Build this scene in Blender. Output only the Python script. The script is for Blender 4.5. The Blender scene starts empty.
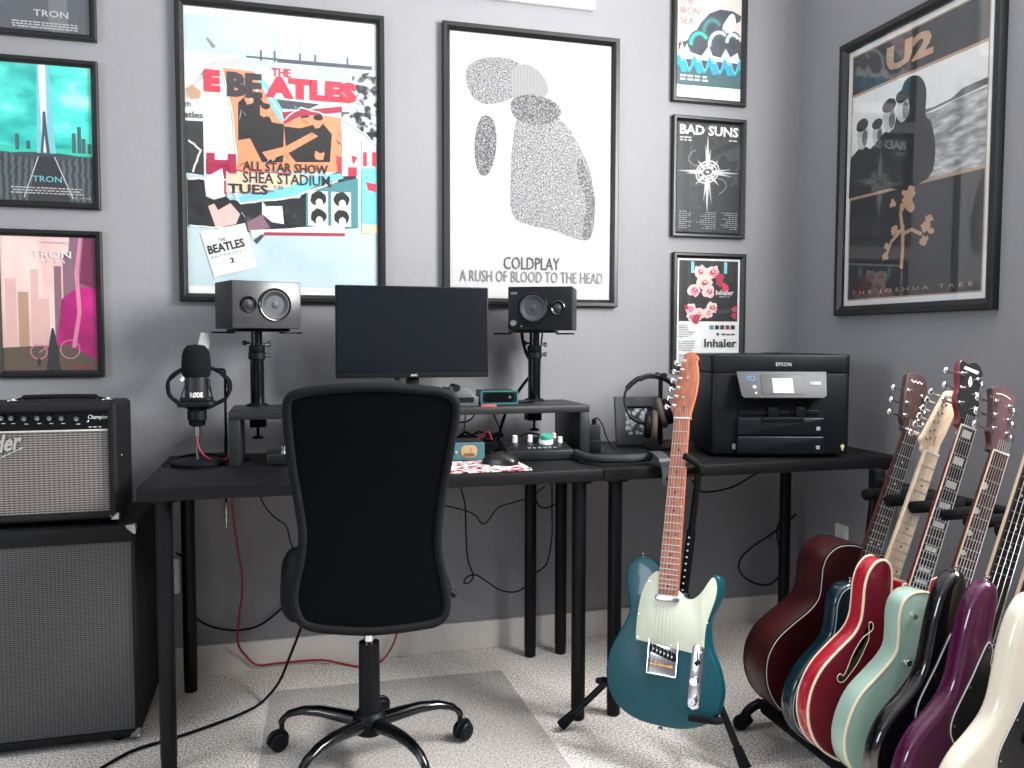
import bpy, bmesh, math, random
from mathutils import Vector, Matrix
COL = bpy.context.scene.collection
PI = math.pi
V = Vector

# ---------------------------------------------------------------- materials
def lin(h):
    h = h.lstrip('#')
    c = [int(h[i:i + 2], 16) / 255 for i in (0, 2, 4)]
    return tuple(x / 12.92 if x <= .04045 else ((x + .055) / 1.055) ** 2.4 for x in c) + (1,)

MATS = {}
TONE = 1.          # reflectance scale of the material being made (printed paper is duller than bright white)
def mat(name, col, rough=.5, metal=0., spec=.5, coat=0., var=.08, vscale=30., bump=None, emit=0., coat_rough=.03):
    """principled surface with a faint noise variation; bump=(scale, strength, distance)"""
    if name in MATS: return MATS[name]
    m = bpy.data.materials.new(name); m.use_nodes = True
    nt = m.node_tree; b = nt.nodes['Principled BSDF']
    c = lin(col) if isinstance(col, str) else col
    c = tuple(q * TONE for q in c[:3]) + (1,)
    b.inputs['Roughness'].default_value = rough
    b.inputs['Metallic'].default_value = metal
    b.inputs['Specular IOR Level'].default_value = spec
    b.inputs['Coat Weight'].default_value = coat
    b.inputs['Coat Roughness'].default_value = coat_rough
    tc = nt.nodes.new('ShaderNodeTexCoord')
    n = nt.nodes.new('ShaderNodeTexNoise'); n.inputs['Scale'].default_value = vscale; n.inputs['Detail'].default_value = 4
    nt.links.new(tc.outputs['Object'], n.inputs['Vector'])
    r = nt.nodes.new('ShaderNodeValToRGB')
    r.color_ramp.elements[0].position = .3; r.color_ramp.elements[1].position = .7
    r.color_ramp.elements[0].color = tuple(x * (1 - var) for x in c[:3]) + (1,)
    r.color_ramp.elements[1].color = tuple(min(1, x * (1 + var)) for x in c[:3]) + (1,)
    nt.links.new(n.outputs['Fac'], r.inputs['Fac'])
    nt.links.new(r.outputs['Color'], b.inputs['Base Color'])
    if bump:
        n2 = nt.nodes.new('ShaderNodeTexNoise'); n2.inputs['Scale'].default_value = bump[0]; n2.inputs['Detail'].default_value = 3
        nt.links.new(tc.outputs['Object'], n2.inputs['Vector'])
        bp = nt.nodes.new('ShaderNodeBump'); bp.inputs['Strength'].default_value = bump[1]; bp.inputs['Distance'].default_value = bump[2]
        nt.links.new(n2.outputs['Fac'], bp.inputs['Height']); nt.links.new(bp.outputs['Normal'], b.inputs['Normal'])
    if emit:
        b.inputs['Emission Color'].default_value = c; b.inputs['Emission Strength'].default_value = emit
    MATS[name] = m
    return m

def ramp_mat(name, kind, scale, stops, rough=.6, stretch=(1, 1, 1), detail=5, spec=.4, bump=0., dist=.0):
    """noise / voronoi / wave driven colour ramp: for prints, carpet, wood"""
    if name in MATS: return MATS[name]
    m = bpy.data.materials.new(name); m.use_nodes = True
    nt = m.node_tree; b = nt.nodes['Principled BSDF']
    b.inputs['Roughness'].default_value = rough; b.inputs['Specular IOR Level'].default_value = spec
    tc = nt.nodes.new('ShaderNodeTexCoord'); mp = nt.nodes.new('ShaderNodeMapping'); mp.inputs['Scale'].default_value = stretch
    nt.links.new(tc.outputs['Object'], mp.inputs['Vector'])
    if kind == 'voronoi':
        n = nt.nodes.new('ShaderNodeTexVoronoi'); n.inputs['Scale'].default_value = scale; out = n.outputs['Distance']
    elif kind == 'wave':
        n = nt.nodes.new('ShaderNodeTexWave'); n.inputs['Scale'].default_value = scale; n.inputs['Distortion'].default_value = dist
        n.inputs['Detail'].default_value = detail; out = n.outputs['Fac']
    else:
        n = nt.nodes.new('ShaderNodeTexNoise'); n.inputs['Scale'].default_value = scale; n.inputs['Detail'].default_value = detail
        n.inputs['Distortion'].default_value = dist; out = n.outputs['Fac']
    nt.links.new(mp.outputs['Vector'], n.inputs['Vector'])
    r = nt.nodes.new('ShaderNodeValToRGB')
    while len(r.color_ramp.elements) < len(stops): r.color_ramp.elements.new(.5)
    for e, (p, c) in zip(r.color_ramp.elements, stops): e.position = p; e.color = tuple(q * TONE for q in lin(c)[:3]) + (1,)
    nt.links.new(out, r.inputs['Fac']); nt.links.new(r.outputs['Color'], b.inputs['Base Color'])
    if bump:
        bp = nt.nodes.new('ShaderNodeBump'); bp.inputs['Strength'].default_value = bump; bp.inputs['Distance'].default_value = .004
        nt.links.new(out, bp.inputs['Height']); nt.links.new(bp.outputs['Normal'], b.inputs['Normal'])
    MATS[name] = m
    return m

def glass_mat(name, tint=(1, 1, 1, 1), rough=.02, refl=1.):
    """thin pane: clear with a Fresnel reflection"""
    m = bpy.data.materials.new(name); m.use_nodes = True
    nt = m.node_tree; nt.nodes.clear()
    o = nt.nodes.new('ShaderNodeOutputMaterial'); mx = nt.nodes.new('ShaderNodeMixShader')
    t = nt.nodes.new('ShaderNodeBsdfTransparent'); g = nt.nodes.new('ShaderNodeBsdfGlossy')
    t.inputs['Color'].default_value = tint; g.inputs['Roughness'].default_value = rough
    # Schlick reflectance, the same from both sides of the sheet
    ge = nt.nodes.new('ShaderNodeNewGeometry'); d = nt.nodes.new('ShaderNodeVectorMath'); d.operation = 'DOT_PRODUCT'
    nt.links.new(ge.outputs['Incoming'], d.inputs[0]); nt.links.new(ge.outputs['Normal'], d.inputs[1])
    def math_node(op, a, b=None):
        k = nt.nodes.new('ShaderNodeMath'); k.operation = op
        for i, q in enumerate((a, b)):
            if q is None: continue
            if isinstance(q, (int, float)): k.inputs[i].default_value = q
            else: nt.links.new(q, k.inputs[i])
        return k.outputs[0]
    c = math_node('ABSOLUTE', d.outputs['Value']); c = math_node('SUBTRACT', 1., c); c = math_node('POWER', c, 5.)
    c = math_node('MULTIPLY', c, .96 * refl); c = math_node('ADD', c, .04 * refl)
    nt.links.new(c, mx.inputs[0])
    nt.links.new(t.outputs[0], mx.inputs[1]); nt.links.new(g.outputs[0], mx.inputs[2])
    nt.links.new(mx.outputs[0], o.inputs[0])
    return m

def sheer_mat(name, col, alpha, rough=.8, scale=700.):
    """woven mesh or thin plastic that lets part of the light through"""
    m = bpy.data.materials.new(name); m.use_nodes = True
    nt = m.node_tree; b = nt.nodes['Principled BSDF']; o = nt.nodes['Material Output']
    b.inputs['Base Color'].default_value = lin(col); b.inputs['Roughness'].default_value = rough; b.inputs['Specular IOR Level'].default_value = .06
    t = nt.nodes.new('ShaderNodeBsdfTransparent'); mx = nt.nodes.new('ShaderNodeMixShader')
    tc = nt.nodes.new('ShaderNodeTexCoord'); n = nt.nodes.new('ShaderNodeTexNoise'); n.inputs['Scale'].default_value = scale
    nt.links.new(tc.outputs['Object'], n.inputs['Vector'])
    k = nt.nodes.new('ShaderNodeMapRange'); k.inputs[3].default_value = max(0, alpha - .04); k.inputs[4].default_value = min(1, alpha + .04)
    nt.links.new(n.outputs['Fac'], k.inputs[0]); nt.links.new(k.outputs[0], mx.inputs[0])
    nt.links.new(t.outputs[0], mx.inputs[1]); nt.links.new(b.outputs[0], mx.inputs[2]); nt.links.new(mx.outputs[0], o.inputs[0])
    return m

# ---------------------------------------------------------------- mesh builder
def spline(pts, k=6, closed=False):
    P = [V(p) for p in pts]; n = len(P); out = []
    if n < 3 and not closed: return P
    for i in range(n if closed else n - 1):
        p0 = P[(i - 1) % n] if closed or i > 0 else P[0] * 2 - P[1]
        p1 = P[i]; p2 = P[(i + 1) % n]
        p3 = P[(i + 2) % n] if closed or i + 2 < n else P[n - 1] * 2 - P[n - 2]
        for j in range(k):
            t = j / k
            out.append(.5 * ((2 * p1) + (p2 - p0) * t + (2 * p0 - 5 * p1 + 4 * p2 - p3) * t * t + (3 * p1 - p0 - 3 * p2 + p3) * t ** 3))
    if not closed: out.append(P[-1])
    return out

def spline2(pts, k=6):
    return [(p.x, p.y) for p in spline([(a, b, 0) for a, b in pts], k, True)]

def rrect(x0, y0, x1, y1, r, n=5):
    o = []
    for cx, cy, a in ((x1 - r, y0 + r, -90), (x1 - r, y1 - r, 0), (x0 + r, y1 - r, 90), (x0 + r, y0 + r, 180)):
        for i in range(n + 1):
            t = math.radians(a + 90 * i / n); o.append((cx + r * math.cos(t), cy + r * math.sin(t)))
    return o

def area2(o): return sum(o[i][0] * o[(i + 1) % len(o)][1] - o[(i + 1) % len(o)][0] * o[i][1] for i in range(len(o)))

def inset(o, d):
    """move a counter-clockwise outline inwards by d"""
    n = len(o); out = []
    for i in range(n):
        a, b, c = V(o[i - 1]), V(o[i]), V(o[(i + 1) % n])
        e1 = (b - a).normalized() if (b - a).length > 1e-9 else (c - b).normalized()
        e2 = (c - b).normalized() if (c - b).length > 1e-9 else e1
        n1 = V((-e1.y, e1.x)); n2 = V((-e2.y, e2.x)); s = n1 + n2
        s = n1 if s.length < 1e-6 else s / max(.5, s.dot(n1))
        q = b + s * d; out.append((q.x, q.y))
    return out

_TXT = {}
def text_geo(s, bold=0., sp=1.):
    key = (s, bold, sp)
    if key in _TXT: return _TXT[key]
    cu = bpy.data.curves.new('lettering', 'FONT'); cu.body = s; cu.size = 1; cu.offset = bold; cu.resolution_u = 2; cu.space_character = sp
    o = bpy.data.objects.new('lettering', cu); COL.objects.link(o)
    me = bpy.data.meshes.new_from_object(o.evaluated_get(bpy.context.evaluated_depsgraph_get()))
    vs = [v.co.copy() for v in me.vertices]; fs = [tuple(p.vertices) for p in me.polygons]
    bpy.data.objects.remove(o); bpy.data.curves.remove(cu); bpy.data.meshes.remove(me)
    _TXT[key] = (vs, fs)
    return vs, fs

class MB:
    def __init__(s): s.bm = bmesh.new(); s.M = Matrix(); s.mi = 0
    def at(s, M): s.M = M; return s
    def m(s, i): s.mi = i; return s
    def raw(s, vs, fs):
        b = s.bm; q = [b.verts.new(s.M @ V(v)) for v in vs]
        for f in fs:
            try: g = b.faces.new([q[i] for i in f]); g.material_index = s.mi
            except ValueError: pass
        return s
    def box(s, x0, y0, z0, x1, y1, z1, r=0., seg=2):
        if r <= 0:
            return s.raw([(x0, y0, z0), (x1, y0, z0), (x1, y1, z0), (x0, y1, z0), (x0, y0, z1), (x1, y0, z1), (x1, y1, z1), (x0, y1, z1)],
                  [(3, 2, 1, 0), (4, 5, 6, 7), (0, 1, 5, 4), (1, 2, 6, 5), (2, 3, 7, 6), (3, 0, 4, 7)])
        t = bmesh.new(); bmesh.ops.create_cube(t, size=1)
        for v in t.verts: v.co = V(((x0 + x1) / 2 + v.co.x * (x1 - x0), (y0 + y1) / 2 + v.co.y * (y1 - y0), (z0 + z1) / 2 + v.co.z * (z1 - z0)))
        bmesh.ops.bevel(t, geom=t.edges[:], offset=r, segments=seg, profile=.5, affect='EDGES')
        t.verts.index_update()
        s.raw([v.co for v in t.verts], [[v.index for v in f.verts] for f in t.faces]); t.free()
        return s
    def rings(s, R, cap0=True, cap1=True):
        n = len(R[0]); vs = [p for r in R for p in r]; fs = []
        for k in range(len(R) - 1):
            for i in range(n):
                j = (i + 1) % n; fs.append((k * n + i, k * n + j, (k + 1) * n + j, (k + 1) * n + i))
        if cap0: fs.append(tuple(reversed(range(n))))
        if cap1: fs.append(tuple(range((len(R) - 1) * n, len(R) * n)))
        return s.raw(vs, fs)
    def plate(s, o, z0, z1, r=0., seg=3, rb=None):
        """extrude a 2-D outline from z0 to z1, edges rounded by r (top) and rb (bottom)"""
        o = [(a[0], a[1]) for a in o]
        if area2(o) < 0: o = o[::-1]
        rb = r if rb is None else rb; R = []
        if rb > 0:
            for k in range(seg):
                a = PI / 2 * k / seg; R.append([(x, y, z0 + rb * (1 - math.sin(a))) for x, y in inset(o, rb * (1 - math.cos(PI / 2 - a)) if 0 else rb * (1 - math.sin(a)) * 0 + rb * (1 - math.cos(PI / 2 * (1 - k / seg))))])
            R = []
            for k in range(seg):
                a = PI / 2 * k / seg
                R.append([(x, y, z0 + rb * (1 - math.cos(a))) for x, y in inset(o, rb * (1 - math.sin(a)))])
            R.append([(x, y, z0 + rb) for x, y in o])
        else: R.append([(x, y, z0) for x, y in o])
        if r > 0:
            R.append([(x, y, z1 - r) for x, y in o])
            for k in range(1, seg + 1):
                a = PI / 2 * k / seg
                R.append([(x, y, z1 - r * (1 - math.sin(a))) for x, y in inset(o, r * (1 - math.cos(a)))])
        else: R.append([(x, y, z1) for x, y in o])
        return s.rings(R)
    def flat(s, o, z=0.):
        o = [(a[0], a[1]) for a in o]
        if area2(o) < 0: o = o[::-1]
        return s.raw([(x, y, z) for x, y in o], [tuple(range(len(o)))])
    def line(s, pts, w, z=0.):
        """flat ribbon along a 2-D path"""
        P = [V((a[0], a[1])) for a in pts]; L = []; Rr = []
        for i, p in enumerate(P):
            d = (P[min(i + 1, len(P) - 1)] - P[max(i - 1, 0)]).normalized(); n = V((-d.y, d.x)) * w / 2
            L.append((p.x + n.x, p.y + n.y, z)); Rr.append((p.x - n.x, p.y - n.y, z))
        k = len(P)
        return s.raw(L + Rr, [(i + k, i + 1 + k, i + 1, i) for i in range(k - 1)])
    def tube(s, pts, r, n=8, closed=False):
        P = [V(p) for p in pts]; R = []; k = len(P)
        rr = r if isinstance(r, (list, tuple)) else [r] * k
        T = []
        for i in range(k):
            a = P[(i - 1) % k] if closed else P[max(i - 1, 0)]; b = P[(i + 1) % k] if closed else P[min(i + 1, k - 1)]
            d = b - a; T.append(d.normalized() if d.length > 1e-9 else V((0, 0, 1)))
        u = T[0].orthogonal().normalized()
        for i in range(k):
            u = u - T[i] * u.dot(T[i]); u = u.normalized() if u.length > 1e-6 else T[i].orthogonal().normalized()
            w = T[i].cross(u)
            R.append([P[i] + (u * math.cos(2 * PI * j / n) + w * math.sin(2 * PI * j / n)) * rr[i] for j in range(n)])
        if closed:
            R.append(R[0]); return s.rings(R, False, False)
        return s.rings(R)
    def cyl(s, p0, p1, r0, r1=None, n=18, ch=0.):
        r1 = r0 if r1 is None else r1; p0, p1 = V(p0), V(p1)
        if ch > 0:
            d = (p1 - p0).normalized()
            return s.tubes_fixed([p0, p0 + d * ch, p1 - d * ch, p1], [r0 - ch, r0, r1, r1 - ch], n)
        return s.tubes_fixed([p0, p1], [r0, r1], n)
    def tubes_fixed(s, P, rr, n):
        d = (P[-1] - P[0]).normalized(); u = d.orthogonal().normalized(); w = d.cross(u)
        return s.rings([[p + (u * math.cos(2 * PI * j / n) + w * math.sin(2 * PI * j / n)) * r for j in range(n)] for p, r in zip(P, rr)])
    def lathe(s, prof, c=(0, 0, 0), ax=(0, 0, 1), n=24):
        """prof = [(radius, height along axis)]"""
        d = V(ax).normalized(); u = d.orthogonal().normalized(); w = d.cross(u); c = V(c)
        return s.rings([[c + d * h + (u * math.cos(2 * PI * j / n) + w * math.sin(2 * PI * j / n)) * max(r, 1e-5) for j in range(n)] for r, h in prof])
    def ball(s, c, rx, ry=None, rz=None, n=16, k=9):
        ry = rx if ry is None else ry; rz = rx if rz is None else rz; c = V(c)
        R = []
        for i in range(1, k):
            a = PI * i / k
            R.append([c + V((rx * math.sin(a) * math.cos(2 * PI * j / n), ry * math.sin(a) * math.sin(2 * PI * j / n), -rz * math.cos(a))) for j in range(n)])
        return s.rings(R)
    def ring(s, c, ax, R, r, n=28, k=8):
        d = V(ax).normalized(); u = d.orthogonal().normalized(); w = d.cross(u); c = V(c)
        return s.tube([c + (u * math.cos(2 * PI * i / n) + w * math.sin(2 * PI * i / n)) * R for i in range(n)], r, k, True)
    def text(s, t, x0, y0, x1, y1, z=0., bold=0., sp=1., skew=0., rot=0., depth=0.):
        """lettering fitted into a box"""
        vs, fs = text_geo(t, bold, sp)
        ax = min(v.x for v in vs); bx = max(v.x for v in vs); ay = min(v.y for v in vs); by = max(v.y for v in vs)
        q = []; cx, cy = (x0 + x1) / 2, (y0 + y1) / 2; c, sn = math.cos(rot), math.sin(rot)
        for v in vs:
            x = x0 + (v.x - ax) / (bx - ax) * (x1 - x0) - cx; y = y0 + (v.y - ay) / (by - ay) * (y1 - y0) - cy
            x += y * skew; q.append((cx + x * c - y * sn, cy + x * sn + y * c, z))
        if depth:
            s.raw([(a, b, z + depth) for a, b, _ in q], fs)
        return s.raw(q, fs)
    def build(s, name, mats, parent=None, label=None, sharp=38, kind=None):
        b = s.bm
        bmesh.ops.remove_doubles(b, verts=b.verts[:], dist=1e-6) if len(b.verts) < 60000 else None
        b.normal_update()
        lim = math.radians(sharp)
        for e in b.edges:
            if len(e.link_faces) == 2:
                try: e.smooth = e.calc_face_angle() < lim
                except ValueError: e.smooth = True
            else: e.smooth = False
        for f in b.faces: f.smooth = True
        me = bpy.data.meshes.new(name); b.to_mesh(me); b.free()
        for q in (mats if isinstance(mats, (list, tuple)) else [mats]): me.materials.append(q)
        o = bpy.data.objects.new(name, me); COL.objects.link(o)
        if parent: o.parent = parent
        if label: o['label'] = label
        if kind: o['kind'] = kind
        return o

def tag(o, label, cat, group=None, kind=None):
    o['label'] = label; o['category'] = cat
    if group: o['group'] = group
    if kind: o['kind'] = kind
    return o

def thing(name, label, cat, M=None, loc=(0, 0, 0), rz=0., group=None):
    o = bpy.data.objects.new(name, None); COL.objects.link(o); o.empty_display_size = .05
    o.matrix_world = M if M is not None else Matrix.Translation(V(loc)) @ Matrix.Rotation(rz, 4, 'Z')
    return tag(o, label, cat, group)

def struct(mb, name, m):
    o = mb.build(name, m); o['kind'] = 'structure'; return o

def basis(o, u, v, n):
    M = Matrix.Identity(4)
    for i, c in enumerate((u, v, n, o)):
        for j in range(3): M[j][i] = c[j]
    return M
RND = random.Random(7)

# ---------------------------------------------------------------- materials in use
BLK = mat('black_plastic', '#090c11', 0.5, spec=.22)
BLKM = mat('black_matte', '#06080c', 0.8, spec=.22)
BLKG = mat('black_gloss', '#05070a', 0.2, spec=.35, coat=.4)
BMET = mat('black_powder_coat', '#06080c', 0.45, spec=.22)
RUB = mat('black_rubber', '#080b10', 0.85, spec=.22)
FOAM = mat('black_foam', '#0b0c0f', 0.95, spec=.22, bump=(900, .5, .001))
CHR = mat('chrome', '#d8d8da', .14, metal=1.)
STEEL = mat('brushed_steel', '#a9abad', .35, metal=1.)
WHT = mat('white_plastic', '#e4e4e2', .5)
GREY = mat('grey_plastic', '#55585c', .45)
DGREY = mat('dark_grey_plastic', '#1c1e22', 0.5, spec=.22)
DESKM = ramp_mat('black_brown_wood', 'noise', 14, [(.3, '#0d0d0f'), (.7, '#141416')], .45, (1, 14, 14), 6, .2)
WALLM = mat('grey_wall_paint', '#89898d', .75, spec=.25, var=.02, vscale=3, bump=(38, .22, .004))
BASEM = mat('baseboard_paint', '#d9d4cf', .5, var=.02)
CEILM = mat('ceiling_paint', '#dddddd', .9, var=.02)
CARPET = ramp_mat('carpet_pile', 'noise', 170, [(.34, '#978f89'), (.5, '#d8d1cb'), (.64, '#fffaf5')], .95, (1, 1, 1), 3, .1, 1.)
CLEAR = glass_mat('clear_glazing', refl=1.)
ACRYL = glass_mat('poster_glazing', refl=1.1); MATTE = glass_mat('low_reflection_glazing', refl=.02)

RX, LX, FY, CH = 1.9235, -3.6, -6.2, 2.9          # right wall, left wall, front wall, ceiling
T = .12
struct(MB().box(LX - T, FY - T, -.1, RX + T, T, 0), 'floor', CARPET)
struct(MB().box(LX - T, FY - T, CH, RX + T, T, CH + .1), 'ceiling', CEILM)
struct(MB().box(LX - T, 0, 0, RX + T, T, CH), 'wall_back', WALLM)
struct(MB().box(LX - T, FY - T, 0, RX, FY, CH), 'wall_front', WALLM)
W1 = (-2.3, -1.1, 1.47, 2.5)                       # window in the right wall: y0 y1 z0 z1
b = MB()
b.box(RX, W1[1], 0, RX + T, 0, CH); b.box(RX, FY - T, 0, RX + T, W1[0], CH)
b.box(RX, W1[0], 0, RX + T, W1[1], W1[2]); b.box(RX, W1[0], W1[3], RX + T, W1[1], CH)
struct(b, 'wall_right', WALLM)
W2 = (-3.6, -2.2, 1.15, 2.5)                        # window in the left wall: y0 y1 z0 z1
b = MB()
b.box(LX - T, W2[1], 0, LX, 0, CH); b.box(LX - T, FY, 0, LX, W2[0], CH)
b.box(LX - T, W2[0], 0, LX, W2[1], W2[2]); b.box(LX - T, W2[0], W2[3], LX, W2[1], CH)
struct(b, 'wall_left', WALLM)
struct(MB().box(LX, -.014, 0, RX, 0, .0995, .003), 'baseboard_back', BASEM)
struct(MB().box(RX - .014, FY, 0, RX, -.014, .0995, .003), 'baseboard_right', BASEM)
struct(MB().box(LX, FY, 0, LX + .014, -.014, .0995, .003), 'baseboard_left', BASEM)
FRM = mat('window_vinyl', '#e8e8e8', .4, var=.02)
def window(name, M, w, h):
    root = bpy.data.objects.new(name, None); COL.objects.link(root); root.matrix_world = M; root['kind'] = 'structure'
    f = MB(); t = .05
    f.box(0, 0, 0, w, t, .06, .004); f.box(0, h - t, 0, w, h, .06, .004); f.box(0, t, 0, t, h - t, .06, .004); f.box(w - t, t, 0, w, h - t, .06, .004)
    f.box(w / 2 - .02, t, .01, w / 2 + .02, h - t, .05, .003)
    f.build('window_frame', FRM, root)
    for a, c in ((t, w / 2 - .02), (w / 2 + .02, w - t)):
        MB().box(a, t, .028, c, h - t, .032).build('pane', CLEAR, root)
window('window_1', basis((RX + .1, W1[1], W1[2]), (0, -1, 0), (0, 0, 1), (-1, 0, 0)), W1[1] - W1[0], W1[3] - W1[2])
window('window_2', basis((LX - .1, W2[0], W2[2]), (0, 1, 0), (0, 0, 1), (1, 0, 0)), W2[1] - W2[0], W2[3] - W2[2])
CURT = sheer_mat('curtain_cloth', '#e9e7e3', .86, .9)
def curtain(name_label, M, w, h, folds):
    n = folds * 8; a = []; c = []
    for i in range(n + 1):
        x = w * i / n; z = .022 * math.sin(2 * PI * folds * i / n)
        a.append((x, 0, z)); c.append((x * .98, h, z * .8))
    o = MB().raw(a + c, [(i, i + 1, n + 2 + i, n + 1 + i) for i in range(n)]).build('curtain', CURT, sharp=180)
    o.matrix_world = M; tag(o, name_label, 'curtain', 'curtains beside the windows')
curtain('white curtain hanging beside the window in the right wall', basis((RX - .06, W1[0] + .06, 1.05), (0, -1, 0), (0, 0, 1), (-1, 0, 0)), .3, 1.6, 4)
curtain('white curtain hanging beside the window in the left wall', basis((LX + .07, W2[0] - .36, .9), (0, 1, 0), (0, 0, 1), (1, 0, 0)), .34, 1.7, 5)

def outlet(label, M, kind):
    t = thing('wall_outlet', label, 'outlet', M, group='wall outlets')
    MB().plate(rrect(-.035, -.057, .035, .057, .006), 0, .005, .002).build('cover_plate', WHT, t)
    b = MB()
    for s in (-1, 1): b.plate(rrect(-.016, s * .02 - .013, .016, s * .02 + .013, .008), .005, .0065, .001)
    b.build('socket', mat('socket_white', '#cfcfcd', .4), t)
outlet('white outlet plate on the wall under the right desk, behind the guitars', basis((RX, -.31, .385), (0, -1, 0), (0, 0, 1), (-1, 0, 0)), 0)
outlet('white outlet plate on the wall behind the two leftmost desk legs', basis((-.385, 0, .335), (1, 0, 0), (0, 0, 1), (0, -1, 0)), 1)

# ---------------------------------------------------------------- camera, light
cam = bpy.data.cameras.new('camera'); co = bpy.data.objects.new('camera', cam); COL.objects.link(co)
cam.sensor_fit = 'HORIZONTAL'; cam.sensor_width = 36; cam.lens = 36 * 820.4555 / 1024; cam.clip_start = .02
yaw, pitch, roll = .2661, .0547, .0022
F = V((math.sin(yaw) * math.cos(pitch), math.cos(yaw) * math.cos(pitch), -math.sin(pitch)))
R0 = V((math.cos(yaw), -math.sin(yaw), 0)); U0 = R0.cross(F)
Rt = R0 * math.cos(roll) + U0 * math.sin(roll); Up = U0 * math.cos(roll) - R0 * math.sin(roll)
co.matrix_world = basis((0, -2.8237, 1.1075), Rt, Up, -F)
bpy.context.scene.camera = co

def area(name, M, w, h, power, col):
    l = bpy.data.lights.new(name, 'AREA'); l.shape = 'RECTANGLE'; l.size = w; l.size_y = h; l.energy = power; l.color = col
    o = bpy.data.objects.new(name, l); COL.objects.link(o); o.matrix_world = M; return o
# daylight coming in at the two windows (area lights shine along their local -Z)
area('daylight', basis((RX + .02, (W1[0] + W1[1]) / 2, (W1[2] + W1[3]) / 2), (0, 1, 0), (0, 0, 1), (1, 0, 0)), W1[1] - W1[0], W1[3] - W1[2], 178, (1, .985, .97))
area('daylight', basis((LX - .02, (W2[0] + W2[1]) / 2, (W2[2] + W2[3]) / 2), (0, -1, 0), (0, 0, 1), (-1, 0, 0)), W2[1] - W2[0], W2[3] - W2[2], 72, (.8, .9, 1))
w = bpy.data.worlds.new('sky'); bpy.context.scene.world = w; w.use_nodes = True
bg = w.node_tree.nodes['Background']; bg.inputs[0].default_value = (.85, .92, 1, 1); bg.inputs[1].default_value = 1.
vs = bpy.context.scene.view_settings
vs.view_transform = 'Standard'; vs.look = 'None'; vs.gamma = 1; vs.use_curve_mapping = False; vs.exposure = 0.1

# ---------------------------------------------------------------- framed prints
FRAMEM = mat('black_picture_frame', '#101214', .38, var=.15)
TONE = .82
PAPER = mat('poster_paper', '#ecebea', .6, var=.02)
BACKB = mat('backing_board', '#4a3d30', .9)
def pm(name, col): return mat('ink_' + name, col, .55, var=.04)
INK = {k: pm(k, c) for k, c in dict(black='#222325', red='#d9344f', crimson='#b02850', orange='#ef9a70', paleblue='#bfd6dd', white='#eef0ef',
       cream='#f0d3b4', teal='#4f8f96', mint='#39d3b8', slate='#4a4f59', deepteal='#3f666b', cyan='#22a8c8', aqua='#7fd0dd', blush='#eec3bd',
       hotpink='#d6188a', mauve='#8f6d7b', plum='#7c2a52', gold='#b99a7d', char='#33353a', grey='#8d8f92', lightgrey='#c9cacb', pink='#e58fb0',
       brown='#6a5c4c', mid='#6d7074', tan='#c6a184', rose='#b2304d', blossom='#ecd3cd', greenblk='#141a1d').items()}
ART_KEYS = list(INK)
class Art(MB):
    """coloured shapes on a print, each layer a hair above the one before"""
    def __init__(s, z=.0071): super().__init__(); s.z = z; s.mats = []
    def ink(s, k):
        q = INK[k] if isinstance(k, str) else k
        if q not in s.mats: s.mats.append(q)
        s.mi = s.mats.index(q); return s
    def poly(s, k, pts): s.ink(k); s.flat(pts, s.z); s.z += .00003; return s
    def rect(s, k, x0, y0, x1, y1): return s.poly(k, [(x0, y0), (x1, y0), (x1, y1), (x0, y1)])
    def ln(s, k, pts, w): s.ink(k); s.line(pts, w, s.z); s.z += .00003; return s
    def blob(s, k, cx, cy, rx, ry, seed=0, jag=.18, n=22, rot=0.):
        q = random.Random(seed); o = []
        for i in range(n):
            a = 2 * PI * i / n; r = 1 - jag * q.random(); x, y = rx * r * math.cos(a), ry * r * math.sin(a)
            o.append((cx + x * math.cos(rot) - y * math.sin(rot), cy + x * math.sin(rot) + y * math.cos(rot)))
        return s.poly(k, spline2(o, 3))
    def type(s, k, t, x0, y0, x1, y1, **kw): s.ink(k); s.text(t, x0, y0, x1, y1, s.z, **kw); s.z += .00003; return s

class Words:
    """the separate lines of writing on a print"""
    def __init__(s): s.rows = []; s.z = .0103
    def new(s, name): q = Art(s.z); q.name = name; s.rows.append(q); s.z += .00003; return q
    def type(s, *a, **k): s.new('lettering').type(*a, **k)
def framed(label, M, w, h, fw, fd, art, lettering=None, paper=None, mat_w=0., group='framed posters on the walls', glaze=None):
    t = thing('framed_poster', label, 'poster', M, group=group)
    # mitred frame: outer lip, raised face, bevel down to the print
    R = []
    for ins, z in ((0, 0), (0, fd - .003), (.003, fd), (fw * .55, fd), (fw - .002, fd * .62), (fw, fd * .5), (fw, .004)):
        R.append([(ins, ins, z), (w - ins, ins, z), (w - ins, h - ins, z), (ins, h - ins, z)])
    MB().rings(R, False, False).build('frame', FRAMEM, t, sharp=20)
    MB().box(fw - .004, fw - .004, .002, w - fw + .004, h - fw + .004, .006).build('backing', BACKB, t)
    a = art
    a.ink(paper or PAPER); a.box(fw - .002, fw - .002, .006, w - fw + .002, h - fw + .002, .007)
    p = a.build('print', a.mats, t)
    for q in (lettering.rows if lettering else ()):
        q.build(q.name, q.mats, p)
    MB().box(fw - .003, fw - .003, fd * .55, w - fw + .003, h - fw + .003, fd * .55 + .0015).build('glazing', glaze or ACRYL, t)
    return t
def back(x, z): return basis((x, -.0005, z), (1, 0, 0), (0, 0, 1), (0, -1, 0))
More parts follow.
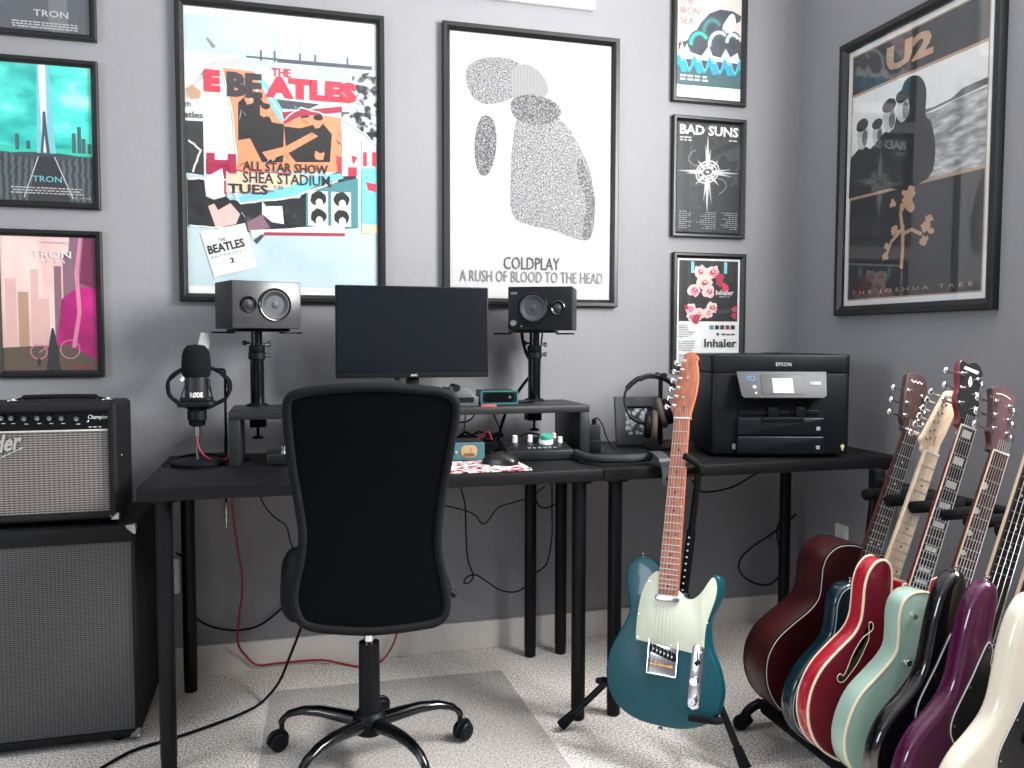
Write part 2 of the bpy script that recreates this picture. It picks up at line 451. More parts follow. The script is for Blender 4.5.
def small_type(L, k, x0, y0, x1, rows, step, h, seed, align='l', wmin=.4):
    """rows of print too small to read"""
    q = random.Random(seed); L = L.new('small_print')
    for i in range(rows):
        wd = (x1 - x0) * (wmin + (1 - wmin) * q.random()); y = y0 - i * step
        xa = x0 if align == 'l' else x1 - wd if align == 'r' else (x0 + x1 - wd) / 2
        n = max(2, int(wd / (h * 3.2))); xx = xa
        for j in range(n):
            ww = wd / n * (.62 + .3 * q.random()); L.ink(k); L.flat([(xx, y), (xx + ww, y), (xx + ww, y + h), (xx, y + h)], L.z); xx += wd / n
    L.z += .00003

# -- big collage poster (left)
GLOW = ramp_mat('washed_blue_paper', 'noise', 5, [(.3, '#b6cdd6'), (.55, '#c8dde1'), (.75, '#d9dde0')], .6)
NEWS = ramp_mat('torn_newsprint', 'noise', 42, [(.42, '#23262a'), (.5, '#8d989c'), (.56, '#e6eaea')], .6)
DARKP = ramp_mat('dark_newsprint', 'noise', 26, [(.3, '#191b1e'), (.6, '#2b2f33'), (.8, '#6b7377')], .6)
a = Art(); w, h, fw = .652, .952, .026
a.rect(GLOW, fw + .002, fw + .024, w - fw - .002, h - fw - .024)
for q in (( .29, .2), (.36, .24), (.44, .16), (.52, .22)): a.rect('paleblue', q[0], .76, q[0] + .03, .76 + q[1] * .6)
P = lambda k, pts: a.poly(k, pts)
P('white', [(0.02343,0.7864),(0.1937,0.7865),(0.2023,0.7527),(0.3791,0.7491),(0.5716,0.7004),(0.611,0.6904),(0.6107,0.6445),(0.5451,0.6592),(0.4413,0.6254),(0.3462,0.6377),(0.2592,0.6501),(0.2269,0.5526),(0.2558,0.4077),(0.03709,0.4022),(0.02409,0.6629)])
P('lightgrey', [(0.02398,0.6567),(0.109,0.7632),(0.2028,0.781),(0.2056,0.7656),(0.1143,0.7263),(0.02943,0.6324)])
P('white', [(0.0358,0.6577),(0.1145,0.7388),(0.1994,0.7619),(0.12,0.7081)])
P('slate', [(0.212,0.7881),(0.3075,0.7873),(0.3074,0.781),(0.2119,0.7819)])
P('slate', [(0.3075,0.7873),(0.6117,0.7887),(0.6116,0.7756),(0.3073,0.7746)])
for x in (258, 272, 298, 314, 348): a.rect('slate', (x - 183) / 197 * .60 + .026, .775, (x - 183) / 197 * .60 + .032, .81)
P(NEWS, [(0.5459,0.7504),(0.6315,0.7773),(0.6338,0.6198),(0.5908,0.6364),(0.5452,0.6722)])
P('crimson', [(0.0849,0.4048),(0.1818,0.4037),(0.1673,0.4537),(0.08571,0.452)])
P('grey', [(0.08926,0.8327),(0.1011,0.8308),(0.1217,0.8079),(0.1096,0.8005)])
P('tan', [(0.02716,0.6694),(0.04808,0.6835),(0.07444,0.6639),(0.07108,0.6418),(0.04132,0.6364)])
P('white', [(0.02364,0.6381),(0.07097,0.6356),(0.07297,0.5796),(0.02255,0.5791)])
P('char', [(0.02238,0.5698),(0.07878,0.5707),(0.07884,0.4013),(0.01939,0.4075)])
# orange sheet with dark figures' shapes
P('orange', [(0.1356,0.7438),(0.2358,0.7399),(0.3457,0.5928),(0.3777,0.6336),(0.5089,0.6109),(0.5112,0.5066),(0.5138,0.4346),(0.176,0.4225),(0.1897,0.5184)])
P('orange', [(0.1608,0.6174),(0.2599,0.7009),(0.3455,0.5799),(0.328,0.4309),(0.1881,0.4168)])
a.rect('char', *[0, 0, .001, .001])
P('black', [(0.1854,0.6381),(0.2226,0.6726),(0.2592,0.6501),(0.2892,0.5824),(0.3267,0.5786),(0.322,0.4563),(0.2564,0.4525),(0.2204,0.5268),(0.1835,0.518)])
P('black', [(0.3266,0.5722),(0.377,0.5692),(0.4474,0.5935),(0.4792,0.5567),(0.4718,0.465),(0.363,0.4587),(0.3319,0.4955)])
for i, (x, y) in enumerate(((247, 96), (262, 108), (301, 116), (316, 118), (318, 150), (270, 150))):
    q = [(0.008973,0.003688),(0.6331,0.01276)]; u = (x - 184) / 195 * .60 + .026; v = .952 - ((y - 4 - (x - 180) * .075 * (1 - y / 300)) / 295 * .93) - .02
    a.blob('orange', u, v, .017, .024, i, .3); a.blob('black', u + .003, v + .016, .018, .012, i + 9, .3)
P('orange', [(0.2569,0.4845),(0.3321,0.5084),(0.415,0.5589),(0.4341,0.5472),(0.3444,0.4898),(0.2751,0.46)])
P('slate', [(0.284,0.6584),(0.4415,0.6513),(0.3967,0.6286),(0.3085,0.6284)])
P('aqua', [(0.2357,0.7368),(0.2784,0.7024),(0.3272,0.617),(0.3204,0.5782),(0.2898,0.627)])
P('rose', [(0.3209,0.6166),(0.5125,0.6502),(0.5123,0.6306),(0.3774,0.6079),(0.3267,0.5786)])
# bottom sheet: dark panels, pale faces' shapes, four small tiles
P(DARKP, [(0.02795,0.3892),(0.1512,0.3957),(0.144,0.3255),(0.3743,0.3427),(0.3941,0.3956),(0.5565,0.4567),(0.5582,0.2518),(0.216,0.2262),(0.02817,0.2384)])
P('white', [(0.07868,0.3919),(0.1335,0.4264),(0.1445,0.3573),(0.1377,0.3125),(0.08371,0.3354)])
P('blush', [(0.08918,0.304),(0.1441,0.3319),(0.1861,0.2828),(0.1733,0.2503),(0.1122,0.2352)])
P('black', [(0.1016,0.3236),(0.1442,0.3383),(0.1622,0.32),(0.1192,0.2927)])
P('white', [(0.2546,0.3242),(0.3171,0.3206),(0.3226,0.256),(0.285,0.261),(0.2541,0.2856)])
P('black', [(0.2486,0.3368),(0.3236,0.3338),(0.3233,0.3144),(0.2669,0.3119)])
P('mauve', [(0.2072,0.258),(0.2541,0.2856),(0.2784,0.2414),(0.2099,0.2292)])
P('cream', [(0.1424,0.4174),(0.3943,0.4183),(0.3874,0.3693),(0.3176,0.3594),(0.1444,0.351)])
P('crimson', [(0.1394,0.4173),(0.1455,0.4176),(0.1443,0.3446),(0.1382,0.3443)])
P('aqua', [(0.1563,0.3325),(0.3431,0.38),(0.3942,0.4086),(0.504,0.4308),(0.5169,0.4151),(0.413,0.3771),(0.3426,0.3412),(0.1867,0.3211)])
P('teal', [(0.3938,0.3696),(0.5628,0.4175),(0.5615,0.252),(0.3924,0.2522)])
for q in (((307,192), (329,186)), ((333,185), (355,181)), ((307,206), (329,204)), ((333,204), (355,203))): pass
for i, (x, y) in enumerate(((307, 190), (331, 190), (307, 209), (331, 209))):
    u = (x - 188) / 192 * .60 + .028; v = .952 - .020 - (y + 14) / 298 * .905
    a.rect('white', u, v, u + .064, v + .056)
    a.blob('black', u + .033, v + .031, .027, .026, 30 + i, .12); a.blob('white', u + .036, v + .016, .012, .016, 50 + i, .1)
P('red', [(0.4915,0.4858),(0.5207,0.4809),(0.5105,0.4279),(0.4975,0.4337)]); P('white', [(0.5118,0.5719),(0.5704,0.5497),(0.5694,0.4245),(0.5104,0.4213)])
P('red', [(0.5303,0.452),(0.5598,0.4536),(0.5596,0.424),(0.53,0.4224)]); P('red', [(0.5404,0.492),(0.5633,0.4868),(0.5467,0.4595)])
P('white', [(0.577,0.5435),(0.6232,0.5267),(0.6227,0.4605),(0.5763,0.4579)]); P('red', [(0.58,0.5042),(0.5932,0.505),(0.5928,0.4588),(0.5796,0.4581)]); P('red', [(0.6097,0.506),(0.623,0.5069),(0.6227,0.4605),(0.6094,0.4597)])
P('aqua', [(0.5762,0.4513),(0.626,0.4541),(0.628,0.2611),(0.5749,0.2724)]); P('red', [(0.5891,0.4057),(0.6223,0.4008),(0.6221,0.3742),(0.5956,0.3795)]); P('cream', [(0.5748,0.2658),(0.628,0.2645),(0.6278,0.2344),(0.5746,0.2358)])
P('white', [(0.2161,0.2327),(0.5187,0.257),(0.5152,0.2238),(0.2532,0.2211),(0.222,0.2071)]); P('rose', [(0.2595,0.2278),(0.5185,0.2338),(0.5184,0.2239),(0.2594,0.2181)])
P('slate', [(0.2281,0.2009),(0.2532,0.2211),(0.2593,0.2149),(0.2372,0.1883)])
P(NEWS, [(0.5123,0.6306),(0.6306,0.6393),(0.6298,0.5271),(0.5706,0.5759),(0.512,0.6046)])
P('white', [(0.06371,0.2207),(0.201,0.2546),(0.2361,0.114),(0.1035,0.07872)])
def torn(pts, k, w_):
    q = random.Random(len(pts) * 7 + int(1000 * pts[0][0])); o = []
    for i in range(len(pts) - 1):
        for j in range(7):
            t = j / 7; o.append((pts[i][0] + (pts[i + 1][0] - pts[i][0]) * t + .005 * (q.random() - .5), pts[i][1] + (pts[i + 1][1] - pts[i][1]) * t + .005 * (q.random() - .5)))
    a.ln(k, o, w_)
torn([(0.02795,0.3892),(0.145,0.3891),(0.1866,0.3179),(0.3426,0.3412),(0.5201,0.4153)], 'white', .006); torn([(0.2222,0.6473),(0.2599,0.7009),(0.3268,0.5914),(0.3777,0.6336),(0.5121,0.6111)], 'white', .004)
torn([(0.03413,0.2386),(0.1854,0.2347),(0.222,0.2071)], 'white', .005); torn([(0.2534,0.234),(0.5187,0.257)], 'white', .005); torn([(0.1386,0.7409),(0.1667,0.6115),(0.1821,0.4228)], 'white', .004)
torn([(0.5121,0.6111),(0.5772,0.5698),(0.6298,0.5271)], 'white', .004); torn([(0.1455,0.4208),(0.388,0.4212)], 'rose', .003); torn([(0.03604,0.5084),(0.06823,0.4792),(0.04293,0.3963)], 'white', .006)
for i in range(26):
    q = random.Random(400 + i); x, y = .05 + .55 * q.random(), .28 + .45 * q.random()
    a.ln('slate' if i % 2 else 'lightgrey', [(x, y), (x + .03 * (q.random() - .5), y + .03 * (q.random() - .5)), (x + .05 * (q.random() - .5), y + .05 * (q.random() - .5))], .0018)
L = Words()
def word(k, t, p, q, **kw): L.type(k, t, p[0], p[1], q[0], q[1], **kw)
word('red', 'E', *[(0.08339,0.6646),(0.1325,0.7341)], bold=.08)
word('red', 'ATLES', *[(0.2686,0.6604),(0.562,0.729)], bold=.075)
word('char', 'BE', *[(0.1523,0.6544),(0.2603,0.7326)], bold=.06)
word('red', 'THE', *[(0.2912,0.7288),(0.3508,0.7562)], bold=.03)
word('char', 'ALL STAR SHOW', *[(0.1974,0.423),(0.4653,0.4539)], bold=.02)
word('char', 'SHEA STADIUM', *[(0.1968,0.3841),(0.4714,0.4192)], bold=.01)
word('char', 'TUES', *[(0.1504,0.3481),(0.2741,0.3798)], bold=.03)
word('char', '7:30', *[(0.2926,0.3678),(0.321,0.3789)])
word('crimson', 'H', *[(0.08801,0.4113),(0.1768,0.4733)], bold=.04)
word('char', 'th', *[(0.02318,0.6133),(0.04417,0.6304)]); word('char', 'atles', *[(0.02255,0.5791),(0.07927,0.5988)], bold=.01)
c = [(0.1475,0.1662)]; cu, cv = c[0]
for t, du, dv, ww, hh, bo in (('THE', -.009, .036, .022, .011, .0), ('BEATLES', -.002, .013, .115, .028, .03), ('2', .004, -.034, .013, .016, .03)):
    th = .26; L.type('black', t, cu + du * math.cos(th) - dv * math.sin(th) - ww / 2, cv + du * math.sin(th) + dv * math.cos(th) - hh / 2,
           cu + du * math.cos(th) - dv * math.sin(th) + ww / 2, cv + du * math.sin(th) + dv * math.cos(th) + hh / 2, bold=bo, rot=th)
for t, du, dv, ww, hh in (('ANTHOLOGY', .002, -.012, .11, .008),):
    L.type('grey', t, cu + du - ww / 2, cv + dv - hh / 2, cu + du + ww / 2, cv + dv + hh / 2, rot=.26, sp=1.6)
framed('large framed pale blue poster with torn red, orange and black collage, behind the left speaker', back(-.331, 1.226), w, h, fw, .024, a, L)

# -- big white poster with stippled grey shapes (middle)
STIP = ramp_mat('stippled_grey', 'noise', 260, [(.40, '#454648'), (.5, '#7d7e80'), (.62, '#adadae')], .6, detail=2)
STIPD = ramp_mat('stippled_dark_grey', 'noise', 230, [(.38, '#333436'), (.52, '#636466'), (.66, '#9d9d9e')], .6, detail=2)
WASH = ramp_mat('hatched_grey', 'wave', 60, [(.2, '#6a6b6d'), (.8, '#a5a5a6')], .6, (1, 6, 1), 4, .3, 0, 6.)
a = Art(); w, h, fw = .645, .96, .026
a.poly(STIP, spline2([(0.279,0.6769),(0.2502,0.5784),(0.2432,0.4535),(0.2471,0.3217),(0.3132,0.2859),(0.3951,0.2714),(0.5013,0.2395),(0.5472,0.2554),(0.5618,0.3563),(0.5455,0.4697),(0.5066,0.5597),(0.4456,0.6472),(0.3707,0.6906)], 3))
a.poly(STIPD, spline2([(0.4992,0.538),(0.5457,0.4413),(0.5618,0.3492),(0.5433,0.2553),(0.5126,0.2542),(0.5232,0.3832),(0.4921,0.4669)], 3))
a.poly(STIP, spline2([(0.08236,0.7773),(0.09643,0.8257),(0.16,0.855),(0.2315,0.8581),(0.2822,0.8353),(0.2896,0.781),(0.2462,0.7226),(0.1672,0.696),(0.1105,0.712)], 4))
a.poly(WASH, spline2([(0.246,0.8184),(0.304,0.844),(0.3628,0.8078),(0.3779,0.7467),(0.3117,0.7208),(0.2534,0.7231)], 4))
a.poly(STIPD, spline2([(0.2462,0.7157),(0.3116,0.7415),(0.3928,0.727),(0.4303,0.6881),(0.3932,0.6505),(0.312,0.6378),(0.2536,0.6613)], 4))
a.poly(STIPD, spline2([(0.1388,0.653),(0.1816,0.6424),(0.1924,0.5609),(0.1745,0.4774),(0.1424,0.4481),(0.1175,0.4878),(0.1139,0.5764)], 3))
for i in range(9):
    y = .79 - i * .022; a.ln('grey', [(.40 + .01 * (i % 3), y), (.47 + .03 * ((i * 5) % 4), y - .002)], .0028)
L = Words()
word('char', 'COLDPLAY', *[(0.2183,0.1288),(0.4257,0.173)], bold=0.)
word('mid', 'A RUSH OF BLOOD TO THE HEAD', *[(0.06044,0.08349),(0.5909,0.1234)])
framed('large framed white poster with stippled grey drawing, behind the right speaker', back(.518, 1.225), w, h, fw, .024, a, L, mat('soft_white_paper', '#b7b7b8', .6, var=.015), glaze=MATTE)

# -- three dark-framed posters on the left, above the amplifier
w, h, fw = .302, .449, .02
TONE = 1.
SKY = ramp_mat('glowing_teal_sky', 'noise', 6, [(.28, '#0c6e6e'), (.42, '#1fb0a8'), (.56, '#4fe0d0'), (.74, '#c2f7ef')], .5, (1, 1.6, 1), 6)
GRIDM = ramp_mat('dark_floor_streaks', 'wave', 18, [(.3, '#3a4145'), (.7, '#5d676b')], .5, (1, 3, 1), 3, .3, 0, 3.)
a = Art(); iw, ih = w - 2 * fw, h - 2 * fw
a.rect(SKY, fw, fw + .13, w - fw, h - fw)
a.poly(GRIDM, [(fw, fw), (w - fw, fw), (w - fw, fw + .15), (fw + .2, fw + .155), (fw, fw + .15)])
a.poly('mint', [(fw, fw + .145), (w - fw, fw + .14), (w - fw, fw + .16), (fw, fw + .165)])
for x, hh in ((.07, .05), (.225, .06), (.24, .08), (.252, .045), (.268, .03), (.10, .03)): a.rect('deepteal', x, fw + .15, x + .011, fw + .15 + hh)
a.poly('mint', spline2([(fw + .03, .165), (.15, .15), (.25, .163), (.15, .178)], 6)); a.poly('slate', spline2([(fw + .035, .16), (.15, .142), (.247, .158), (.15, .168)], 6))
a.poly('char', [(.10, fw), (.13, .155), (.175, .155), (.22, fw)])
a.ln('white', [(.09, fw + .01), (.132, .155)], .0022); a.ln('white', [(.225, fw + .01), (.176, .155)], .0022)
a.poly('aqua', [(.128, .165), (.18, .165), (.166, h - fw), (.134, h - fw)])
a.poly('white', [(.143, .17), (.158, .17), (.157, h - fw), (.138, h - fw)])
a.poly('slate', [(.138, .165), (.145, .165), (.150, .22), (.155, .165), (.164, .165), (.158, .23), (.154, .29), (.147, .29), (.144, .23)])
L = Words(); L.type('aqua', 'TRON', .115, .078, .195, .096, bold=.01)
small_type(L, 'lightgrey', .05, .058, .26, 3, .008, .0035, 5, 'c', .85); L.type('lightgrey', '12.17.10', .225, .03, .275, .036, bold=.01)
framed('framed teal poster with a white light beam, middle one of three above the amplifier', back(-.857, 1.504), w, h, fw, .02, a, L, INK['char'])
PINKM = ramp_mat('pink_city_haze', 'noise', 4, [(.3, '#d9a6a6'), (.5, '#eccbc4'), (.75, '#f6e6de')], .5, (2.5, .6, 1), 5)
HOT = ramp_mat('magenta_glow', 'noise', 7, [(.3, '#7d1450'), (.55, '#c4187f'), (.8, '#e23ba0')], .5)
a = Art()
a.rect(PINKM, fw, fw, w - fw, h - fw)
for x, y, ww, c in ((.03, .30, .03, 'blush'), (.065, .26, .028, 'tan'), (.10, .33, .022, 'blush'), (.165, .34, .02, 'mauve'), (.12, .24, .03, 'blush'), (.19, .38, .035, 'mauve')): a.rect(c, x, fw + .05, x + ww, y)
a.poly('mauve', [(.19, .16), (.21, h - fw), (w - fw, h - fw), (w - fw, .12)])
a.poly(HOT, [(.165, fw + .06), (.185, .24), (.23, .275), (w - fw, .28), (w - fw, fw), (.2, fw)])
a.poly('plum', [(.235, .29), (.25, h - fw), (w - fw, h - fw), (w - fw, .27)])
a.poly('brown', [(fw, fw), (w - fw, fw), (w - fw, fw + .03), (.2, fw + .08), (fw, fw + .07)])
a.poly('pink', [(.21, .09), (.228, .2), (.222, .32), (.236, h - fw), (.246, h - fw), (.234, .32), (.24, .2), (.222, .09)])
a.poly('char', [(.138, fw), (.178, fw), (.17, .10), (.163, .135), (.160, .15), (.155, .15), (.152, .135), (.146, .10)])
for cx, cy, r in ((.118, .078, .022), (.205, .085, .027)):
    a.ln('pink', [(cx + r * math.cos(i * PI / 10), cy + r * 1.05 * math.sin(i * PI / 10)) for i in range(21)], .003)
a.ln('pink', [(.118, .075), (.145, .095)], .003); a.blob('char', .118, .045, .006, .014, 3)
L = Words(); L.type('white', 'TRON', .105, h - .085, .215, h - .063, bold=.012); L.type('white', 'ARES', .125, h - .1, .198, h - .09, bold=.0, sp=1.5)
small_type(L, 'lightgrey', .13, h - .038, .22, 1, .01, .004, 3, 'c', .9); small_type(L, 'red', .2, fw + .006, .27, 1, .01, .004, 4, 'r', .9)
framed('framed pink and magenta poster of a hazy city, lowest of three above the amplifier', back(-.857, .988), w, h, fw, .02, a, L, INK['blush'])
a = Art(); a.rect('slate', fw, fw, w - fw, h - fw); a.rect('mid', .17, fw, .222, h - fw)
L = Words(); L.type('lightgrey', 'TRON', .13, .062, .225, .082, bold=.01); small_type(L, 'lightgrey', .06, .042, .265, 3, .0075, .0035, 8, 'c', .85)
framed('dark grey framed poster cut off by the top of the photo, above the teal poster', back(-.857, 2.013), w, h, fw, .02, a, L, INK['slate'])

TONE = .82
# -- column of three small posters on the right
w, h, fw = .304, .45, .02
a = Art()
a.rect('blossom', fw, .12, w - fw, h - fw); a.rect('white', fw, fw, w - fw, .066)
SEA = ramp_mat('slate_sea', 'noise', 20, [(.3, '#424751'), (.7, '#535a64')], .6)
sea = [(0.02604,0.2154),(0.05825,0.2257),(0.0904,0.2505),(0.1142,0.2927),(0.1505,0.3326),(0.1956,0.3518),(0.2497,0.3502),(0.2836,0.3354),(0.2798,0.3167),(0.2548,0.3032),(0.2295,0.3153),(0.2093,0.284),(0.2264,0.2565),(0.2684,0.2532),(0.2898,0.2332),(0.2931,0.06726),(0.02825,0.064)]
a.poly(SEA, sea)
for cx, cy, r0, c in ((.112, .215, .042, 'mint'), (.165, .268, .042, 'teal'), (.195, .218, .05, 'white'), (.25, .235, .03, 'white')):
    pts = [(cx + r0 * .85 * math.cos(math.radians(q)), cy + r0 * math.sin(math.radians(q))) for q in range(185, 20, -15)]
    a.ln('deepteal', pts, .026); a.ln(c, pts, .012)
a.poly('white', spline2([(.205, .285), (.235, .335), (.255, .335), (.26, .29), (.235, .268)], 4))
a.poly('white', [(.03, .19), (.04, .22), (.05, .195), (.06, .215), (.075, .185), (.12, .175), (.15, .215), (.165, .18), (.2, .175), (.22, .21), (.24, .18), (.27, .2), (.28, .16), (.03, .16)])
for y0, c in ((.155, 'aqua'), (.147, 'cyan')):
    top = [(fw + i * .004, y0 + .018 * math.sin(i * .4) + .012 * math.sin(i * .8 + .5)) for i in range(67)]
    a.poly(c, [(fw, .11)] + top + [(w - fw, .11)])
top = [(fw + i * .004, .118 + .012 * math.sin(i * .4 + 1.2) + .008 * math.sin(i * .8)) for i in range(67)]
a.poly('deepteal', [(fw, .066)] + top + [(w - fw, .066)])
L = Words()
for i, t in enumerate(('UNDER', 'THE', 'IRON', 'SEA')): L.type('grey', t, .032, h - .055 - i * .037, .032 + (.085, .052, .075, .055)[i], h - .03 - i * .037, bold=-.012)
small_type(L, 'lightgrey', .032, .094, .16, 2, .013, .008, 6, 'l', .8)
framed('framed poster of dark and turquoise curling waves, topmost of the right column', back(1.374, 1.984), w, h, fw, .022, a, L)
a = Art(); w, h = .303, .445
BLKP = ramp_mat('black_poster_ink', 'noise', 6, [(.3, '#15191c'), (.7, '#23282c')], .5)
a.rect(BLKP, fw, fw, w - fw, h - fw)
cx, cy = .147, .245
for ang, ln_, wd in ((90, .12, .018), (95, .085, .012), (82, .07, .014), (270, .135, .018), (262, .09, .012), (279, .1, .01), (180, .105, .014), (186, .075, .01), (0, .115, .014), (-7, .09, .01), (8, .08, .01), (135, .04, .014), (45, .045, .014), (225, .05, .014), (315, .05, .014)):
    q = math.radians(ang); d = V((math.cos(q), math.sin(q))); n = V((-d.y, d.x)) * wd / 2; c = V((cx, cy)) + d * .02
    a.poly('lightgrey', [tuple(c + n), tuple(c - n), tuple(c + d * ln_)])
for r, wd, rx in ((.047, .006, 1), (.034, .005, 1.1), (.018, .006, 1.2)):
    a.ln('lightgrey', [(cx + r * rx * math.cos(i * PI / 14), cy + r * .85 * math.sin(i * PI / 14) + .2 * r * math.cos(i * PI / 14)) for i in range(29)], wd)
a.blob('lightgrey', cx, cy, .008, .006, 2)
for s in (1, -1): a.ln('grey', [(cx + s * (.03 + .05 * math.sin(t * .25)), cy - s * (.02 + .075 * (1 - math.cos(t * .2)) * .5)) for t in range(12)], .003)
L = Words(); L.type('white', 'BAD SUNS', .03, h - .066, w - .03, h - .03, bold=.03)
small_type(L, 'lightgrey', .03, h - .08, .1, 2, .01, .005, 11, 'l', .5); small_type(L, 'lightgrey', .23, h - .082, .27, 1, .01, .005, 12, 'r', .9)
small_type(L, 'grey', .03, .093, .09, 9, .0075, .0035, 13); small_type(L, 'grey', .1, .093, .185, 9, .0075, .0035, 14, 'r'); small_type(L, 'grey', .205, .093, .275, 9, .0075, .0035, 15, 'r')
framed('framed black poster with white BAD SUNS lettering, middle of the right column', back(1.379, 1.49), w, h, fw, .022, a, L, INK['char'])
a = Art(); w, h = .303, .4445
a.rect('white', fw, fw, w - fw, h - fw); a.rect('greenblk', fw + .008, .188, w - fw - .008, h - fw - .008)
for x in (.077, .215): a.rect('aqua', x, h - .075, x + .013, h - fw - .012)
for i, (x, y, r) in enumerate(((.115, .375, .032), (.165, .375, .034), (.13, .335, .04), (.09, .305, .03), (.15, .30, .032), (.075, .235, .028), (.11, .215, .03), (.165, .24, .028), (.15, .22, .026), (.08, .205, .022))):
    a.blob('blossom', x, y, r, r * .9, 70 + i, .35, 14); a.blob('pink' if i % 2 else 'blush', x + r * .15, y - r * .1, r * .7, r * .6, 90 + i, .4, 12)
    a.blob('rose', x + r * .1, y, r * .42, r * .34, 110 + i, .5, 10); a.blob('blossom', x + r * .12, y + r * .05, r * .2, r * .16, 130 + i, .4, 9)
for i, (x, y, r) in enumerate(((.2, .335, .02), (.22, .318, .022), (.19, .355, .018), (.262, .235, .018), (.262, .21, .016), (.205, .36, .014), (.06, .24, .012), (.1, .197, .02))): a.blob('rose' if i != 1 else 'red', x, y, r, r, 150 + i, .45, 11)
for i, c in enumerate(('teal', 'black', 'char', 'plum', 'greenblk')): a.rect(c, .157 + i * .0225, .158, .174 + i * .0225, .174)
a.blob('black', .192, .140, .006, .006, 3, .02)
L = Words(); L.type('white', 'Inhaler', .18, .288, .255, .307, bold=.015); small_type(L, 'lightgrey', .195, .28, .24, 1, .01, .003, 2, 'l', .9)
L.type('black', 'Inhaler', .135, .09, .272, .122, bold=.02); small_type(L, 'char', .205, .137, .268, 1, .01, .005, 3, 'r', .95)
small_type(L, 'grey', .03, .172, .105, 6, .0085, .003, 21); small_type(L, 'grey', .03, .112, .1, 5, .0085, .003, 22); small_type(L, 'grey', .03, .06, .09, 4, .0085, .003, 23)
framed('framed white poster with pink flowers on black, bottom of the right column by the printer', back(1.387, .988), w, h, fw, .022, a, L)

# -- white frame edge above the middle poster
t = thing('wall_picture', 'white edged picture cut off by the top of the photo, above the stippled poster', 'picture', back(.42, 2.277))
MB().box(0, 0, 0, .648, .45, .022, .002).build('canvas', mat('white_canvas_paint', '#e9e9e9', .6, var=.02), t)
MB().box(.03, .03, .0222, .618, .42, .0235).build('print', ramp_mat('pale_print', 'noise', 8, [(.3, '#b8bcc0'), (.7, '#dfe2e4')]), t)

# -- big black poster on the right wall
a = Art(); w, h, fw = .692, .952, .034
a.rect('white', fw, fw, w - fw, h - fw); a.rect('gold', fw + .018, fw + .018, w - fw - .018, h - fw - .018); a.rect('char', fw + .023, fw + .023, w - fw - .023, h - fw - .023)
HILL = ramp_mat('grey_hillside', 'noise', 16, [(.3, '#6d6f70'), (.5, '#a9abab'), (.7, '#e2e3e3')], .6, (1, 3, 1), 8)
x0, x1, y0, y1 = fw + .023, w - fw - .023, .412, .757
a.rect('gold', x0, y0 - .009, x1, y1 + .009); a.rect('white', x0, y0, x1, y1)
a.poly(HILL, [(x0 + .2, y0), (x1, y0), (x1, y0 + .22), (x1 - .1, y0 + .215), (x1 - .2, y0 + .2), (x0 + .2, y0 + .22)])
a.poly('mid', [(x0 + .28, y0 + .2), (x1, y0 + .225), (x1, y0 + .245), (x1 - .09, y0 + .24), (x1 - .13, y0 + .222), (x1 - .2, y0 + .215), (x0 + .28, y0 + .22)])
a.poly('grey', [(x0 + .33, y0 + .1), (x1 - .08, y0 + .16), (x1 - .07, y0 + .155), (x0 + .34, y0 + .08)])
a.poly('black', spline2([(x0 + .2, y0), (x0 + .36, y0), (x0 + .39, y0 + .08), (x0 + .37, y0 + .17), (x0 + .345, y0 + .2), (x0 + .345, y0 + .28), (x0 + .31, y0 + .33), (x0 + .25, y0 + .33), (x0 + .225, y0 + .25), (x0 + .2, y0 + .15)], 3))
for i, (cx, cy, r) in enumerate(((.055, .21, .04), (.13, .2, .034), (.185, .24, .042), (.245, .255, .04))):
    cx += x0; cy += y0
    a.poly('char', [(cx - r * 1.6, y0), (cx + r * 1.6, y0), (cx + r * 1.5, cy - r * 1.8), (cx + r * .5, cy - r * 1.2), (cx - r * .5, cy - r * 1.2), (cx - r * 1.5, cy - r * 1.8)]) if i < 3 else None
    a.blob('lightgrey', cx, cy - r * .2, r * .72, r * 1.15, 200 + i, .06); a.blob('black', cx - .002, cy + r * .75, r * .8, r * .55, 210 + i, .1)
    a.blob('mid', cx + r * .3, cy - r * .4, r * .35, r * .7, 220 + i, .1)
tx, ty = w / 2 - .03, .125
def limb(p, wd):
    a.ln('tan', p, wd)
limb([(tx, ty + .02), (tx + .004, ty + .08), (tx + .002, ty + .16)], .014)
limb([(tx + .002, ty + .13), (tx + .04, ty + .14), (tx + .085, ty + .12)], .012); limb([(tx + .002, ty + .15), (tx - .05, ty + .11), (tx - .07, ty + .07)], .012)
limb([(tx, ty + .15), (tx - .01, ty + .2), (tx + .02, ty + .24)], .014)
for i, (dx, dy, r) in enumerate(((.1, .14, .03), (.115, .165, .024), (.095, .1, .022), (-.075, .065, .02), (-.07, .1, .018), (.025, .25, .036), (.03, .215, .028), (-.045, .235, .02), (.0, .22, .018), (-.035, .145, .022), (.125, .125, .016))): a.blob('tan', tx + dx, ty + dy, r, r * .85, 230 + i, .5, 16)
L = Words(); L.type('tan', 'U2', .225, .79, .43, .872, bold=.05)
L.type('gold', 'THE JOSHUA TREE', .08, .068, .61, .084, sp=1.7)
framed('large framed black poster with gold lettering and grey landscape, on the right wall', basis((RX - .0005, -.263, 1.193), (0, -1, 0), (0, 0, 1), (-1, 0, 0)), w, h, fw, .026, a, L)

TONE = 1.

